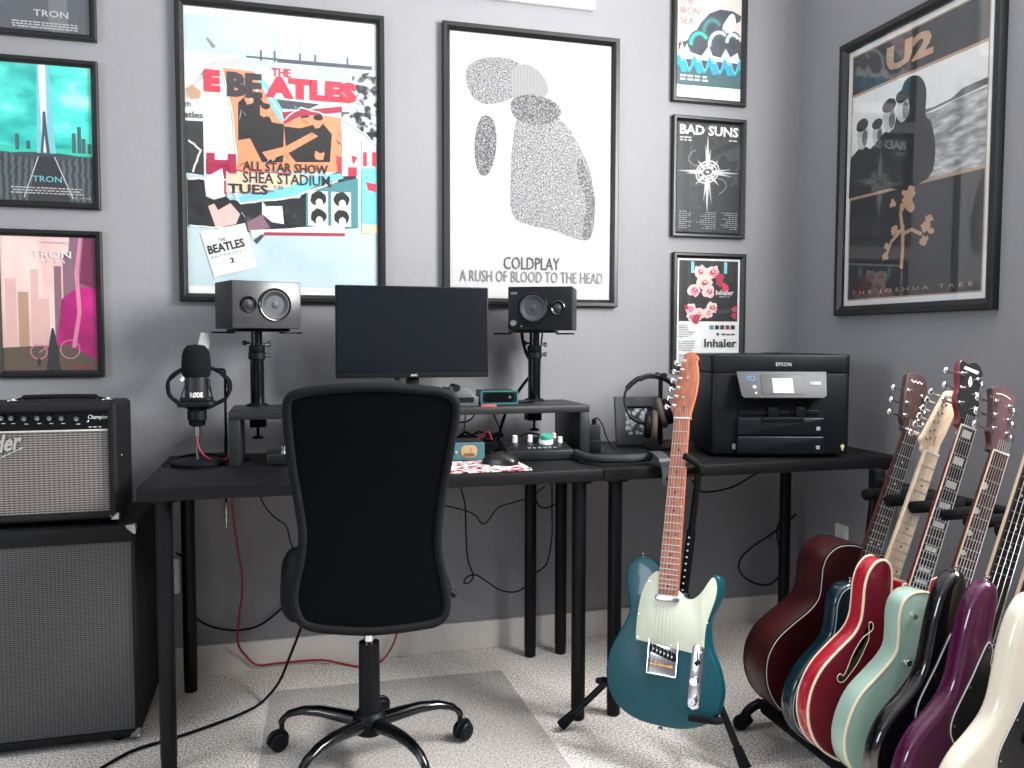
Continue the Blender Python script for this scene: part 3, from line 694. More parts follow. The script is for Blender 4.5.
# ---------------------------------------------------------------- the two desks
def desk(label, x0, x1, y0, y1):
    t = thing('desk', label, 'desk', loc=((x0 + x1) / 2, (y0 + y1) / 2, 0), group='black desks along the wall')
    a, c = (x1 - x0) / 2, (y1 - y0) / 2
    MB().box(-a, -c, .706, a, c, .74, .0025).build('tabletop', DESKM, t)
    for sx in (-1, 1):
        for sy in (-1, 1):
            x, y = sx * (a - .055), sy * (c - .05)
            b = MB(); b.cyl((x, y, .035), (x, y, .698), .0205, n=28); b.cyl((x, y, .698), (x, y, .706), .038, n=24)
            l = b.build('leg', BMET, t)
            MB().lathe([(.016, 0), (.0195, .003), (.0195, .036)], (x, y, 0)).build('foot', BLK, l)
    return t
DX0, DX1, DX2, DY0, DY1 = -.363, .859, 1.865, -.666, -.075
desk('black desk on the left, carrying the monitor riser', DX0, DX1 - .0008, DY0, DY1)
desk('black desk on the right, carrying the printer', DX1 + .0008, DX2, DY0, DY1)

# ---------------------------------------------------------------- riser shelf
RXa, RXb, RY0, RY1, RZ = -.168, .93, -.36, -.10, .897
RISER = ramp_mat('dark_grey_wood', 'noise', 12, [(.3, '#191a1d'), (.7, '#232427')], .45, (1, 14, 14), 6, .35)
t = thing('monitor_riser', 'long black shelf riser standing on the desk under the monitor', 'shelf', loc=((RXa + RXb) / 2, (RY0 + RY1) / 2, .74))
cx, cy = (RXa + RXb) / 2, (RY0 + RY1) / 2
MB().box(RXa - cx, RY0 - cy, .134, RXb - cx, RY1 - cy, RZ - .74, .002).build('shelf_board', RISER, t)
for s in (-1, 1):
    x = (RXb - RXa) / 2 * s; x0, x1 = (x, x + .032) if s < 0 else (x - .032, x)
    MB().box(x0, RY0 - cy, 0, x1, RY1 - cy, .134, .002).build('side_panel', RISER, t)

# ---------------------------------------------------------------- speakers on clamp stands
CONE = mat('speaker_cone', '#1e2228', .55); CONE2 = mat('woven_cone', '#2a3038', .5, bump=(500, .4, .001)); VINYL = mat('speaker_vinyl', '#1c1d20', .5, bump=(160, .3, .002))
BAFFLE = mat('satin_baffle', '#3a3a3c', .3)
def speaker(label, x, y, z, rz, mirror, knob):
    # lies on its side: width .21, depth .162, height .141, front faces local -Y
    t = thing('studio_speaker', label, 'speaker', loc=(x, y, z), rz=rz, group='speakers on clamp stands')
    s = -1 if mirror else 1
    MB().box(-.105, -.076, 0, .105, .081, .141, .004).build('cabinet', VINYL, t)
    MB().box(-.1045, -.0815, .0006, .1045, -.074, .1404, .003).build('baffle', BAFFLE if not knob else BLK, t)
    fr = lambda px: (s * px, -.0805, .0715)
    w = MB().lathe([(.0495, -.004), (.0495, .006), (.0475, .0085), (.0445, .008), (.0435, .003)], fr(-.022), (0, -1, 0), 40).build('woofer_ring', BLKG, t)
    MB().lathe([(.044, .004), (.0425, .0075), (.039, .0078), (.0365, .0062), (.016, .0012), (.015, .0022), (.011, .0045), (.005, .0055), (0, .0057)], fr(-.022), (0, -1, 0), 40).build('woofer_cone', CONE2, w)
    w = MB().lathe([(.0245, -.004), (.0245, .0045), (.0225, .006), (.018, .004), (.015, .001)], fr(.058), (0, -1, 0), 32).build('tweeter_ring', BLKG, t)
    MB().lathe([(.016, .0008), (.0125, .0012), (.009, .0036), (.004, .0055), (0, .006)], fr(.058), (0, -1, 0), 28).build('tweeter_dome', CONE, w)
    if knob:
        MB().lathe([(.011, 0), (.011, .008), (.009, .011), (0, .011)], (-.086, -.081, .022), (0, -1, 0), 24).build('volume_knob', STEEL, t)
        b = MB(); b.box(-.096, -.0825, .115, -.075, -.081, .123, .0005)
        b.build('logo', GREY, t)
        MB().ball((-.06, -.0815, .012), .002, .0015, .002, 10, 6).build('power_light', mat('green_led', '#39c7a0', .4), t)
    else:
        MB().plate(rrect(.055, .118, .066, .13, .004), .0805, .0822, .0008).at(Matrix.Identity(4)).build('logo', WHT, t).matrix_local = Matrix(((1, 0, 0, 0), (0, 0, -1, 0), (0, 1, 0, 0), (0, 0, 0, 1)))
    return t
SPZ = 1.137
speaker('black speaker lying on its side on the left clamp stand, tweeter at its left', -.088, -.19, SPZ, math.radians(21.6), True, False)
speaker('black speaker with silver knob lying on its side on the right clamp stand', .822, -.20, SPZ, -math.radians(25), False, True)

def stand(label, x, y, rz):
    t = thing('speaker_stand', label, 'stand', loc=(x, y, RZ), group='clamp stands on the riser')
    h = SPZ - RZ
    c, s = math.cos(rz), math.sin(rz); Mr = Matrix.Rotation(rz, 4, 'Z')
    b = MB().at(Mr); b.box(-.075, -.085, h - .008, .075, .06, h - .0005, .002); b.build('platform', BMET, t)
    for q in (-1, 1):
        b = MB().at(Mr); b.box(q * .075 - (.062 if q < 0 else -.002), -.03, h - .014, q * .075 + (.062 if q > 0 else -.002), .012, h - .0085, .001); b.build('platform_arm', BMET, t)
    MB().cyl((0, 0, .006), (0, 0, h * .62), .0215, n=28).build('pole', BLKG, t)
    MB().cyl((0, 0, h * .62), (0, 0, h - .008), .0175, n=28).build('inner_pole', BLKG, t)
    b = MB(); b.lathe([(.0225, h * .6), (.026, h * .6 + .003), (.026, h * .69), (.023, h * .7), (.0245, h * .71), (.0245, h * .78), (.02, h * .79)], n=28); b.build('collar', BLK, t)
    for q, zz in ((1, .66), (1, .8), (-1, .82)):
        b = MB(); b.cyl((q * .02, -.006, h * zz), (q * .032, -.008, h * zz), .004, n=10); b.lathe([(.006, 0), (.0075, .003), (.0075, .01), (.004, .012)], (q * .03, -.008, h * zz), (q, -.1, 0), 14)
        b.build('clamp_screw', STEEL if q > 0 else BLK, t)
    b = MB(); b.lathe([(.034, 0), (.034, .004), (.026, .008)], n=28); b.build('base_flange', BLK, t)
    b = MB(); b.box(-.026, .026, -.068, .026, .034, .004, .001); b.box(-.024, -.012, -.068, .024, .032, -.034, .002)
    b.cyl((0, -.0, -.095), (0, 0, -.06), .0045, n=12); b.lathe([(.018, -.103), (.018, -.099), (.012, -.095)], n=20); b.build('desk_clamp', BMET, t)
    return t
stand('black clamp stand holding the left speaker', -.095, -.135, math.radians(21.6))
stand('black clamp stand holding the right speaker', .812, -.135, -math.radians(25))

# ---------------------------------------------------------------- monitor
t = thing('monitor', 'black flat monitor with its screen off, centred on the riser', 'monitor', loc=(.387, -.20, RZ))
SCREEN = mat('dark_screen', '#10141a', .22, var=.02)
b = MB(); b.box(-.2445, -.012, .086, .2445, .012, .378, .004); b.box(-.17, .011, .11, .17, .036, .33, .01); b.build('housing', BLK, t)
MB().box(-.2405, -.0132, .106, .2405, -.0118, .374).build('screen', SCREEN, t)
b = MB(); b.box(-.244, -.0128, .0865, .244, -.0115, .1025, .0005); b.build('lower_bezel', BLKM, t)
b = MB().at(Matrix(((1, 0, 0, 0), (0, 0, -1, -.0131), (0, 1, 0, 0), (0, 0, 0, 1)))); b.text('AOC', -.011, .091, .011, .0985, 0, bold=.03); b.build('lettering', mat('logo_silver', '#b4b8bc', .4), t)
b = MB(); b.box(-.02, .012, .0, .02, .03, .1, .003); b.build('neck', BLK, t)
b = MB(); b.box(-.11, -.06, 0, .11, .09, .008, .003); b.build('base', BLK, t)
MB().box(-.06, -.006, .078, -.045, .006, .0865, .001).build('button', BLK, t)

# ---------------------------------------------------------------- microphone
t = thing('microphone', 'black broadcast microphone with foam windscreen and white RØDE lettering, on a round stand', 'microphone', loc=(-.258, -.29, .74))
MB().lathe([(.0, .0), (.073, 0), (.076, .004), (.076, .010), (.07, .0145), (.012, .0165), (0, .0165)], n=48).build('base', BLK, t)
MB().cyl((0, 0, .015), (0, 0, .115), .0055, n=14).build('stem', STEEL, t)
b = MB(); b.lathe([(.012, .112), (.022, .116), (.024, .13), (.027, .133), (.027, .158), (.024, .161), (.031, .166), (.033, .172)], n=32); b.build('swivel_mount', BLK, t)
cr = rrect(-.052, -.036, .052, .036, .022, 6)
b = MB(); b.plate(cr, .170, .186, .004, 3); b.plate(rrect(-.045, -.03, .045, .03, .02, 6), .186, .196, .002); b.build('shock_cradle', BLK, t)
b = MB(); b.lathe([(.030, .192), (.0325, .195), (.0325, .252), (.033, .262), (.032, .268)], n=36); b.build('body', mat('mic_body', '#1d1e21', .4), t)
b = MB(); b.lathe([(.031, .255), (.037, .258), (.0395, .266), (.0405, .29), (.0385, .318), (.034, .335), (.024, .347), (.0, .351)], n=40); b.build('windscreen', FOAM, t)
for i in range(8):
    a = 2 * PI * i / 8 + .2
    if i in (4, 5, 6): continue
    p = (.0335 * math.cos(a), .0335 * math.sin(a), .25); q = (.048 * math.cos(a + .3), .034 * math.sin(a + .3), .19)
    MB().tube([p, q], .0016, 6).build('elastic_band', RUB, t)
b = MB()
vsx, fsx = text_geo('RØDE', .03)
ax, bx = min(v.x for v in vsx), max(v.x for v in vsx)
b.raw([(.0329 * math.sin((v.x - ax) / (bx - ax) * 1.1 - .55 + .06), -.0329 * math.cos((v.x - ax) / (bx - ax) * 1.1 - .55 + .06), .199 + v.y * .019) for v in vsx], fsx); b.build('lettering', WHT, t)
MB().cyl((0, -.002, .085), (0, -.002, .113), .0085, n=18).build('cable_connector', STEEL, t)

# ---------------------------------------------------------------- stand with coiled cable and a white band behind the microphone
t = thing('headphone_stand', 'thin black metal stand with a flat base behind the microphone', 'stand', loc=(-.19, -.145, .74))
MB().plate(rrect(-.07, -.045, .017, .05, .01), 0, .008, .002).build('base', BMET, t)
MB().tube(spline([(.0, 0, .006), (0, 0, .2), (0, .0, .262), (-.012, 0, .272), (-.075, 0, .274)], 6), .0042, 10).build('upright', BMET, t)
b = MB(); q = random.Random(4)
for k in range(6):
    pts = []
    for i in range(20):
        a = 2 * PI * i / 20; pts.append((-.076 + (.085 + .008 * q.random()) * math.cos(a), -.012 + .006 * k, .228 + (.06 + .008 * q.random()) * math.sin(a) - .01))
    b.tube(spline(pts, 3, True), .0042, 8, True)
o = b.build("coiled_cable", RUB); tag(o, 'coil of black cable hanging on the stand behind the microphone', 'cable'); o.location = (-.19, -.145, .74)
b = MB(); pts = spline([(-.058, .018, .385), (-.062, .018, .345), (-.085, .014, .29), (-.115, .010, .255), (-.128, .006, .238)], 6)
b.tube(pts, [.006 + .012 * math.sin(PI * min(1, (i + 2) / len(pts)) ** .8) for i in range(len(pts))], 12)
o = b.build('white_plastic_horn', WHT); tag(o, 'tapered white plastic piece leaning on the stand behind the microphone', 'accessory'); o.location = (-.19, -.15, .74)

# ---------------------------------------------------------------- guitar amplifier on its cabinet
TOLEX = mat('black_tolex', '#0c0d0f', .65, spec=.25, bump=(420, .5, .0015))
GRILLE = None
def grille_mat(name, light, dark, sx, sz):
    """woven grille cloth: fine bright threads over dark, ribbed in both directions"""
    m = bpy.data.materials.new(name); m.use_nodes = True; nt = m.node_tree; b = nt.nodes['Principled BSDF']; b.inputs['Roughness'].default_value = .6
    tc = nt.nodes.new('ShaderNodeTexCoord'); sp = nt.nodes.new('ShaderNodeSeparateXYZ'); nt.links.new(tc.outputs['Object'], sp.inputs[0])
    def saw(o, k):
        a = nt.nodes.new('ShaderNodeMath'); a.operation = 'MULTIPLY'; a.inputs[1].default_value = k; nt.links.new(o, a.inputs[0])
        f = nt.nodes.new('ShaderNodeMath'); f.operation = 'SINE'; nt.links.new(a.outputs[0], f.inputs[0]); return f.outputs[0]
    x, z = saw(sp.outputs['X'], 2 * PI / sx), saw(sp.outputs['Z'], 2 * PI / sz)
    w = nt.nodes.new('ShaderNodeMath'); w.operation = 'MULTIPLY_ADD'; w.inputs[1].default_value = .28; nt.links.new(x, w.inputs[0]); nt.links.new(z, w.inputs[2])
    mr = nt.nodes.new('ShaderNodeMapRange'); mr.inputs[1].default_value = -.9; mr.inputs[2].default_value = 1.1; nt.links.new(w.outputs[0], mr.inputs[0])
    r = nt.nodes.new('ShaderNodeValToRGB'); r.color_ramp.elements[0].color = lin(dark); r.color_ramp.elements[1].color = lin(light)
    nt.links.new(mr.outputs[0], r.inputs['Fac']); nt.links.new(r.outputs['Color'], b.inputs['Base Color'])
    bp = nt.nodes.new('ShaderNodeBump'); bp.inputs['Strength'].default_value = .4; bp.inputs['Distance'].default_value = .001
    nt.links.new(mr.outputs[0], bp.inputs['Height']); nt.links.new(bp.outputs['Normal'], b.inputs['Normal'])
    return m
CLOTH = grille_mat('silver_grille_cloth', '#8a8480', '#1c1c1e', .012, .0063)
CLOTH2 = grille_mat('grey_grille_cloth', '#5f5f60', '#141517', .010, .0052)
CX0, CX1, CY0, CY1, CZ0, CZ1 = -1.10, -.405, -.445, -.09, .022, .604
t = thing('speaker_cabinet', 'large black speaker cabinet with grey grille standing on the carpet', 'amplifier cabinet', loc=((CX0 + CX1) / 2, (CY0 + CY1) / 2, 0))
hx, hy = (CX1 - CX0) / 2, (CY1 - CY0) / 2
b = MB(); f = .012
b.box(-hx, -hy + .02, CZ0, hx, hy, CZ1, .008, 3)
b.box(-hx, -hy, CZ1 - .045, hx, -hy + .03, CZ1, .006); b.box(-hx, -hy, CZ0, hx, -hy + .03, CZ0 + .018, .004)
b.box(-hx, -hy, CZ0, -hx + f, -hy + .03, CZ1, .004); b.box(hx - f, -hy, CZ0, hx, -hy + .03, CZ1, .004)
b.build('shell', TOLEX, t)
MB().box(-hx + f, -hy + .008, CZ0 + .017, hx - f, -hy + .021, CZ1 - .044).build('grille', CLOTH2, t)
def corner(t, x, y, z, sx, sy, sz, r=.024):
    b = MB(); g = .0015
    o = [(0, 0), (r, 0), (r * .82, r * .28), (r * .28, r * .82), (0, r)]
    for A in (Matrix(((sx, 0, 0, x), (0, 0, sy, y - sy * -0), (0, sz, 0, z), (0, 0, 0, 1))),):
        pass
    def face(u, v, n):
        b.at(basis((x, y, z), u, v, n)); b.plate([(-g, -g)] + [(q[0], q[1]) for q in o[1:]], -.0005, g, 0)
    X, Y, Z = V((-sx, 0, 0)), V((0, -sy, 0)), V((0, 0, -sz))
    face(X, Z, -Y); face(Y, Z, -X); face(X, Y, -Z)
    b.at(Matrix.Identity(4)); b.ball((x - sx * .001, y - sy * .001, z - sz * .001), .005)
    b.ball((x - sx * .018, y + sy * .001, z - sz * .008), .0022); b.ball((x + sx * .001, y - sy * .018, z - sz * .008), .0022)
    b.build('metal_corner', STEEL, t)
for sx in (-1, 1):
    corner(t, sx * hx, -hy, CZ1, sx, -1, 1); corner(t, sx * hx, -hy, CZ0, sx, -1, -1)
    for sy in (-1, 1): MB().lathe([(.014, 0), (.018, .004), (.019, .0225)], (sx * (hx - .06), sy * (hy - .05), 0), n=20).build('foot', RUB, t)

AX0, AX1, AY0, AY1, AZ0, AZ1 = -1.02, -.449, -.425, -.20, .604, .933
t = thing('guitar_amplifier', 'black guitar amplifier with silver grille and black knobs, on top of the cabinet', 'amplifier', loc=((AX0 + AX1) / 2, (AY0 + AY1) / 2, AZ0))
hx, hy, H = (AX1 - AX0) / 2, (AY1 - AY0) / 2, AZ1 - AZ0
b = MB(); f = .022
b.box(-hx, -hy + .03, .016, hx, hy, H, .014, 4)
b.box(-hx, -hy, H - .024, hx, -hy + .045, H, .010, 3); b.box(-hx, -hy, .016, hx, -hy + .045, .036, .008, 3)
b.box(-hx, -hy, .016, -hx + f, -hy + .045, H, .008, 3); b.box(hx - f, -hy, .016, hx, -hy + .045, H, .008, 3)
b.build('shell', TOLEX, t)
MB().box(-hx + f, -hy + .012, .034, hx - f, -hy + .031, H - .072).build('grille', CLOTH, t)
PZ0, PZ1 = H - .070, H - .025
pn = MB().box(-hx + f, -hy + .012, PZ0, hx - f, -hy + .031, PZ1).build('control_panel', BLKG, t)
MB().box(-hx + f, -hy + .0085, PZ0 - .004, hx - f, -hy + .014, PZ0 + .0005, .001).build('trim_strip', mat('silver_trim', '#b8b8b6', .35), t)
KX = [-.64, -.614, -.59, -.566, -.5445, -.523, -.5]
KXS = [(p[0] - (AX0 + AX1) / 2, p[2] - AZ0) for p in [(-0.7218,-0.412,0.8986),(-0.6986,-0.412,0.898),(-0.6682,-0.412,0.896),(-0.6375,-0.412,0.8966),(-0.609,-0.412,0.8959),(-0.5804,-0.412,0.8953),(-0.5443,-0.412,0.8931)]]
for i, (x, z) in enumerate(KXS + [(KXS[0][0] - .028 * (k + 1), KXS[0][1]) for k in range(6)]):
    k = MB(); k.lathe([(.0085, 0), (.008, .006), (.0072, .0075)], (x, -hy + .012, z), (0, -1, 0), 20)
    k.lathe([(.006, .0075), (.0052, .016), (.0, .0165)], (x, -hy + .012, z), (0, -1, 0), 18)
    o = k.build('knob', BLKG, t)
    MB().lathe([(.0062, .0163), (.006, .0178), (0, .0182)], (x, -hy + .012, z + .0008), (0, -1, 0), 16).build('knob_cap', CHR, o)
    MB().box(x - .004, -hy + .0116, z - .0155, x + .005, -hy + .0121, z - .0138).build('small_print', WHT, pn)
LO = Matrix(((1, 0, 0, 0), (0, 0, -1, -hy + .0116), (0, 1, 0, 0), (0, 0, 0, 1)))
p = [(-0.5202,-0.412,0.8858),(-0.4658,-0.412,0.9061)]
b = MB().at(LO); b.text('Champion', p[0][0] - (AX0 + AX1) / 2, p[0][2] - AZ0 + .002, p[1][0] - (AX0 + AX1) / 2 - .004, p[1][2] - AZ0 - .004, 0, skew=.25); b.build('lettering', WHT, pn)
b = MB()
for q in (-.018, -.006, .006): b.box(hx - f - .03 + q, -hy + .0115, PZ0 + .006, hx - f - .022 + q, -hy + .0121, PZ0 + .0075)
b.build('small_print', WHT, pn)
MB().ball((KXS[-1][0] + .024, -hy + .0115, KXS[-1][1] - .008), .0035, .003, .0035).build('jack_socket', CHR, pn)
p = [(-0.7304,-0.415,0.8072),(-0.6781,-0.415,0.8477)]
b = MB().at(Matrix(((1, 0, 0, 0), (0, 0, -1, -hy + .0085), (0, 1, 0, 0), (0, 0, 0, 1))))
x1, z0, z1 = p[1][0] - (AX0 + AX1) / 2, p[0][2] - AZ0, p[1][2] - AZ0
b.text('Fender', x1 - .125, z0 - .001, x1, z1 + .004, 0, bold=.03, skew=.35, rot=.16, depth=.003)
b.line([(x1 - .13, z0 - .018), (x1 - .05, z0 - .012), (x1 + .002, z0 + .013)], .003, .002)
b.build('logo', mat('logo_silver_script', '#c9c8c4', .3, metal=.6), t)
b = MB(); b.tube(spline([(.012, 0, H + .004), (.028, 0, H + .0095), (.045, 0, H + .0125), (.125, 0, H + .0135), (.205, 0, H + .0125), (.222, 0, H + .0095), (.243, 0, H + .004)], 5), [.003] * 8 + [.0068] * 15 + [.003] * 8, 12); b.M = Matrix.Scale(1, 4)
h_ = b.build('handle', RUB, t); h_.location = (0, 0, 0)
for x in (.010, .245):
    b = MB(); b.box(x - .012, -.011, H, x + .012, .011, H + .006, .002); b.ball((x, 0, H + .006), .005); b.build('handle_bracket', CHR, t)
for sx in (-1, 1):
    corner(t, sx * hx, -hy, .016, sx, -1, -1, .018)
    for sy in (-1, 1): MB().lathe([(.014, 0), (.017, .004), (.017, .0165)], (sx * (hx - .05), sy * (hy - .045), 0), n=18).build('foot', RUB, t)
MB().ball((hx, -hy + .06, H * .55), .003).build('screw', STEEL, t)

# ---------------------------------------------------------------- office chair
MESHF = sheer_mat('black_mesh_fabric', '#040508', .985, .85)
t = thing('office_chair', 'black mesh office chair on wheels seen from behind, in front of the desk', 'chair', loc=(.194, -.70, .0035))
th0 = math.radians(9.6)
MB().lathe([(.030, .072), (.040, .078), (.044, .09), (.044, .118), (.034, .132), (.030, .134)], n=32).build('hub', BLK, t)
for k in range(5):
    a = th0 + math.radians(72 * k); d = V((math.sin(a), math.cos(a), 0)); u = V((d.y, -d.x, 0))
    b = MB(); R = []
    for s, z, wd, hh in ((.03, .104, .021, .019), (.08, .110, .019, .017), (.14, .116, .0165, .0145), (.19, .113, .0145, .012), (.225, .102, .0125, .0105), (.246, .086, .0115, .010), (.252, .074, .0105, .010)):
        e = d if s < .2 else (d * (1 - min(1, (s - .2) / .05)) - V((0, 0, 1)) * min(1, (s - .2) / .05)).normalized()
        n = u.cross(e) * -1
        R.append([d * s + V((0, 0, z)) + u * wd * math.cos(q * PI / 6) + n * hh * math.sin(q * PI / 6) for q in range(12)])
    lg = b.rings(R).build('leg', BLKG, t)
    ca = a + (1.1, -.5, .7, 2.2, -.9)[k]; cd = V((math.sin(ca), math.cos(ca), 0)); cu = V((cd.y, -cd.x, 0)); c = d * .252 + cd * .012
    b = MB(); b.cyl(d * .252 + V((0, 0, .05)), d * .252 + V((0, 0, .078)), .007, n=12)
    for s in (-1, 1): b.lathe([(.012, .0), (.021, .001), (.0245, .004), (.0245, .013), (.021, .0165), (.006, .017)], c + cu * (.003 * s) + V((0, 0, .0255)), cu * s, 26)
    b.tube([c + cd * (-.027 * math.cos(q)) + V((0, 0, .0255 + .027 * math.sin(q))) for q in [i * PI / 8 for i in range(9)]], .006, 8)
    b.build('caster', BLK, lg)
MB().cyl((0, 0, .12), (0, 0, .315), .028, .0265, n=28).build('column_cover', BLK, t)
MB().cyl((0, 0, .30), (0, 0, .43), .0135, n=24).build('gas_lift', CHR, t)
b = MB(); b.box(-.085, -.10, .425, .085, .10, .447, .008); b.box(-.03, -.235, .428, .03, -.08, .444, .006); b.build('seat_plate', BLK, t)
MB().tube(spline([(.05, .02, .432), (.17, .03, .43), (.215, .03, .424), (.235, .03, .41)], 5), [.006] * 11 + [.009] * 5, 10).build('tilt_lever', BLK, t)
o = spline2([(-.20, -.17), (-.205, 0), (-.20, .16), (-.17, .225), (0, .24), (.17, .225), (.20, .16), (.205, 0), (.20, -.17), (.16, -.215), (0, -.225), (-.16, -.215)], 5)
MB().plate(o, .445, .53, .035, 5, .03).build('seat', mat('black_seat_fabric', '#090a0c', .85, spec=.2, bump=(600, .4, .001)), t).location = (-.015, 0, 0)
# backrest: waisted outline, bent in depth
bo = [(p[0] - .194, p[2]) for p in [(0.1766,-0.96,1.008),(0.2669,-0.96,1.002),(0.3361,-0.96,0.9923),(0.3642,-0.96,0.971),(0.3712,-0.96,0.9384),(0.364,-0.96,0.8734),(0.352,-0.96,0.7803),(0.3389,-0.96,0.6872),(0.3375,-0.96,0.6166),(0.3491,-0.96,0.5448),(0.3562,-0.96,0.4967),(0.3513,-0.96,0.4614),(0.3299,-0.96,0.4419),(0.2876,-0.96,0.4363),(0.177,-0.96,0.4348),(0.08314,-0.96,0.4459),(0.03502,-0.96,0.4572),(0.01137,-0.96,0.4753),(-0.001121,-0.96,0.5127),(-0.0006826,-0.96,0.5489),(0.01302,-0.96,0.6156),(0.01798,-0.96,0.6716),(0.01019,-0.96,0.7393),(-0.00168,-0.96,0.8179),(-0.009216,-0.96,0.8957),(-0.0127,-0.96,0.9554),(-0.003883,-0.96,0.9838),(0.0239,-0.96,0.9966),(0.08859,-0.96,1.005)]]
bo = spline2(bo, 4)
if area2(bo) < 0: bo = bo[::-1]
cxb = sum(p[0] for p in bo) / len(bo); czb = sum(p[1] for p in bo) / len(bo)
def depth(x, z):
    k = (z - .42) / .6
    return -.262 + .035 * math.sin(k * PI * 1.05) - .055 * k + -.22 * (x - cxb) ** 2 * -1 - .02
def sheet(off, s0, lo=0.):
    R = []
    for i in range(9):
        s = s0 * (1 - i / 8.) + .02 * (i / 8.)
        R.append([(cxb + (x - cxb) * s, depth(cxb + (x - cxb) * s, czb + (z - czb) * s) + off, czb + (z - czb) * s) for x, z in bo])
    return R
b = MB(); A = sheet(-.004, .97); Bk = sheet(.004, .97)
b.rings(list(reversed(A)), True, False); b.rings(Bk, False, True)
bk = b.build('backrest', MESHF, t)
b = MB(); b.tube([(x, depth(x, z), z) for x, z in inset(bo, .008)], .0105, 10, True); b.build('backrest_rim', BLKM, bk)
b = MB(); b.box(-.035, -.27, .43, .035, -.215, .455, .006); b.tube(spline([(0, -.2, .437), (0, -.245, .44), (0, -.245, .50)], 5), .015, 10); b.build('back_bracket', BLK, t)

# ---------------------------------------------------------------- chair mat
m0 = [(-0.06545,-0.1961,0),(0.6726,-0.2242,0),(0.6948,-0.873,0),(-0.1036,-0.6589,0)]
dx = [m0[0], m0[1], (m0[1][0] + .03, -1.25, 0), (m0[0][0] - .05, -1.25, 0)]
pl_ = [(p[0], p[1]) for p in dx]
MATP = sheer_mat('frosted_mat_plastic', '#b0aeac', .26, .22)
o = MB().plate(pl_, .0015, .004, .0008).build('chair_mat', MATP); tag(o, 'clear plastic chair mat lying on the carpet under the office chair', 'mat')

# ---------------------------------------------------------------- printer
PRB = mat('printer_black', '#060b10', .45, spec=.25); PRS = mat('printer_satin', '#090f15', .35, spec=.3); PPAN = mat('printer_panel_grey', '#303238', .5)
PR = Matrix.Translation((1.476, -.588, .74)) @ Matrix.Rotation(-math.radians(16), 4, 'Z')
t = thing('printer', 'black office printer with tilted grey control panel, on the right desk', 'printer', PR)
W, D, H = .216, .335, .326           # half width, depth (local +Y back), height
b = MB()
b.plate(rrect(-W, 0, W, D, .018, 6), .012, .262, .002); b.plate(rrect(-W, 0, W, D, .018, 6), .2632, .321, .005)
b.plate(rrect(.02, .10, .10, D - .05, .01, 4), .320, .3245, .002)
b.build('housing', PRB, t)
b = MB(); b.box(-W + .002, .002, .2615, W - .002, D - .002, .2637); b.build('lid_seam', BLKM, t)
FM = Matrix(((1, 0, 0, 0), (0, 0, -1, 0), (0, 1, 0, 0), (0, 0, 0, 1)))    # local (x, z, out)
b = MB().at(FM); b.plate(rrect(-.138, .012, .134, .19, .004), -.03, .0012, .001); b.build('output_recess', BLKM, t)
for z0, z1 in ((.012, .068), (.071, .126)):
    d = MB().at(FM).plate(rrect(-.136, z0, .132, z1, .004), 0, .014, .004).build('paper_tray', PRS, t)
    if z0 > .05: MB().at(FM).plate(rrect(-.062, z1 - .012, .068, z1 + .001, .003), .01, .018, .002).build('tray_handle', PRB, d)
    MB().at(FM).plate(rrect(.107, (z0 + z1) / 2 - .012, .119, (z0 + z1) / 2, .002), .0135, .0146, .0004).build('tray_mark', mat('label_grey', '#8d9096', .5), d)
for x0, x1, y in ((-.13, .028, .134), (.032, .118, .136)):
    MB().at(FM).plate(rrect(x0, y, x1, y + .012, .002), -.01, .005, .001).build('output_lip', PRS, t)
for x in (-.042, .043): MB().at(FM).plate(rrect(x, .126, x + .032, .16, .002), 0, .012, .002).build('paper_stop', BLK, t)
PM = Matrix.Translation((-.007, -.036, .222)) @ Matrix.Rotation(math.radians(65), 4, 'X')
b = MB().at(PM); b.plate([(-.137, .052), (-.128, -.028), (-.12, -.036), (.122, -.036), (.132, -.028), (.141, .052)], -.008, .002, .002)
pa = b.build('control_panel', PPAN, t)
b = MB(); b.raw([(-.137, -.02, .192), (.123, -.02, .192), (.123, .01, .268), (-.137, .01, .268), (-.132, .02, .182), (.118, .02, .182), (.118, .02, .268), (-.132, .02, .268)], [(0, 1, 2, 3), (3, 2, 6, 7), (0, 3, 7, 4), (1, 5, 6, 2), (0, 4, 5, 1)]); b.build('panel_bracket', PRB, t)
MB().at(PM).plate(rrect(-.065, -.024, .066, .042, .003), .0018, .003, .0006).build('screen_glass', mat('display_glass', '#1f2125', .5), pa)
MB().at(PM).plate(rrect(-.03, -.02, .032, .028, .001), .003, .0034).build('display', mat('lit_display', '#9da1a8', .5, emit=.12, var=.01), pa)
bl = mat('blue_button_light', '#3d8fc4', .4, emit=.2)
for x, r in ((-.102, .005), (-.09, .0075)):
    b = MB().at(PM); b.ring((x, .028, .0022), (0, 0, 1), r, .0011, 18, 5); b.build('power_button', bl, pa)
for x, y, r in ((-.086, .0, .005), (-.083, -.02, .003)): MB().at(PM).lathe([(r, .002), (r, .0028), (0, .003)], (x, y, 0), (0, 0, 1), 16).build('button', WHT, pa)
MB().at(PM).plate(rrect(.082, .006, .118, .018, .004), .002, .0032, .0006).build('nfc_plate', mat('label_light', '#6d7076', .4), pa)
b = MB().at(FM); b.text('EPSON', -.037, .2975, .010, .309, .0005, bold=.0, sp=1.1); b.build('lettering', mat('printer_logo_white', '#b4b7bb', .4), t).location = (.02, .0, -.012)
MB().at(FM).plate(rrect(-.148, .026, -.131, .043, .002), 0, .001).build('label', mat('label_grey', '#8d9096'), t)
b = MB().at(FM); b.plate([(.187, .036), (.194, .028), (.201, .036), (.194, .044)], 0, .001); b.box(.191, .024, 0, .197, .03, .001); b.build('sticker', mat('label_yellow', '#c9c08a', .5), t)
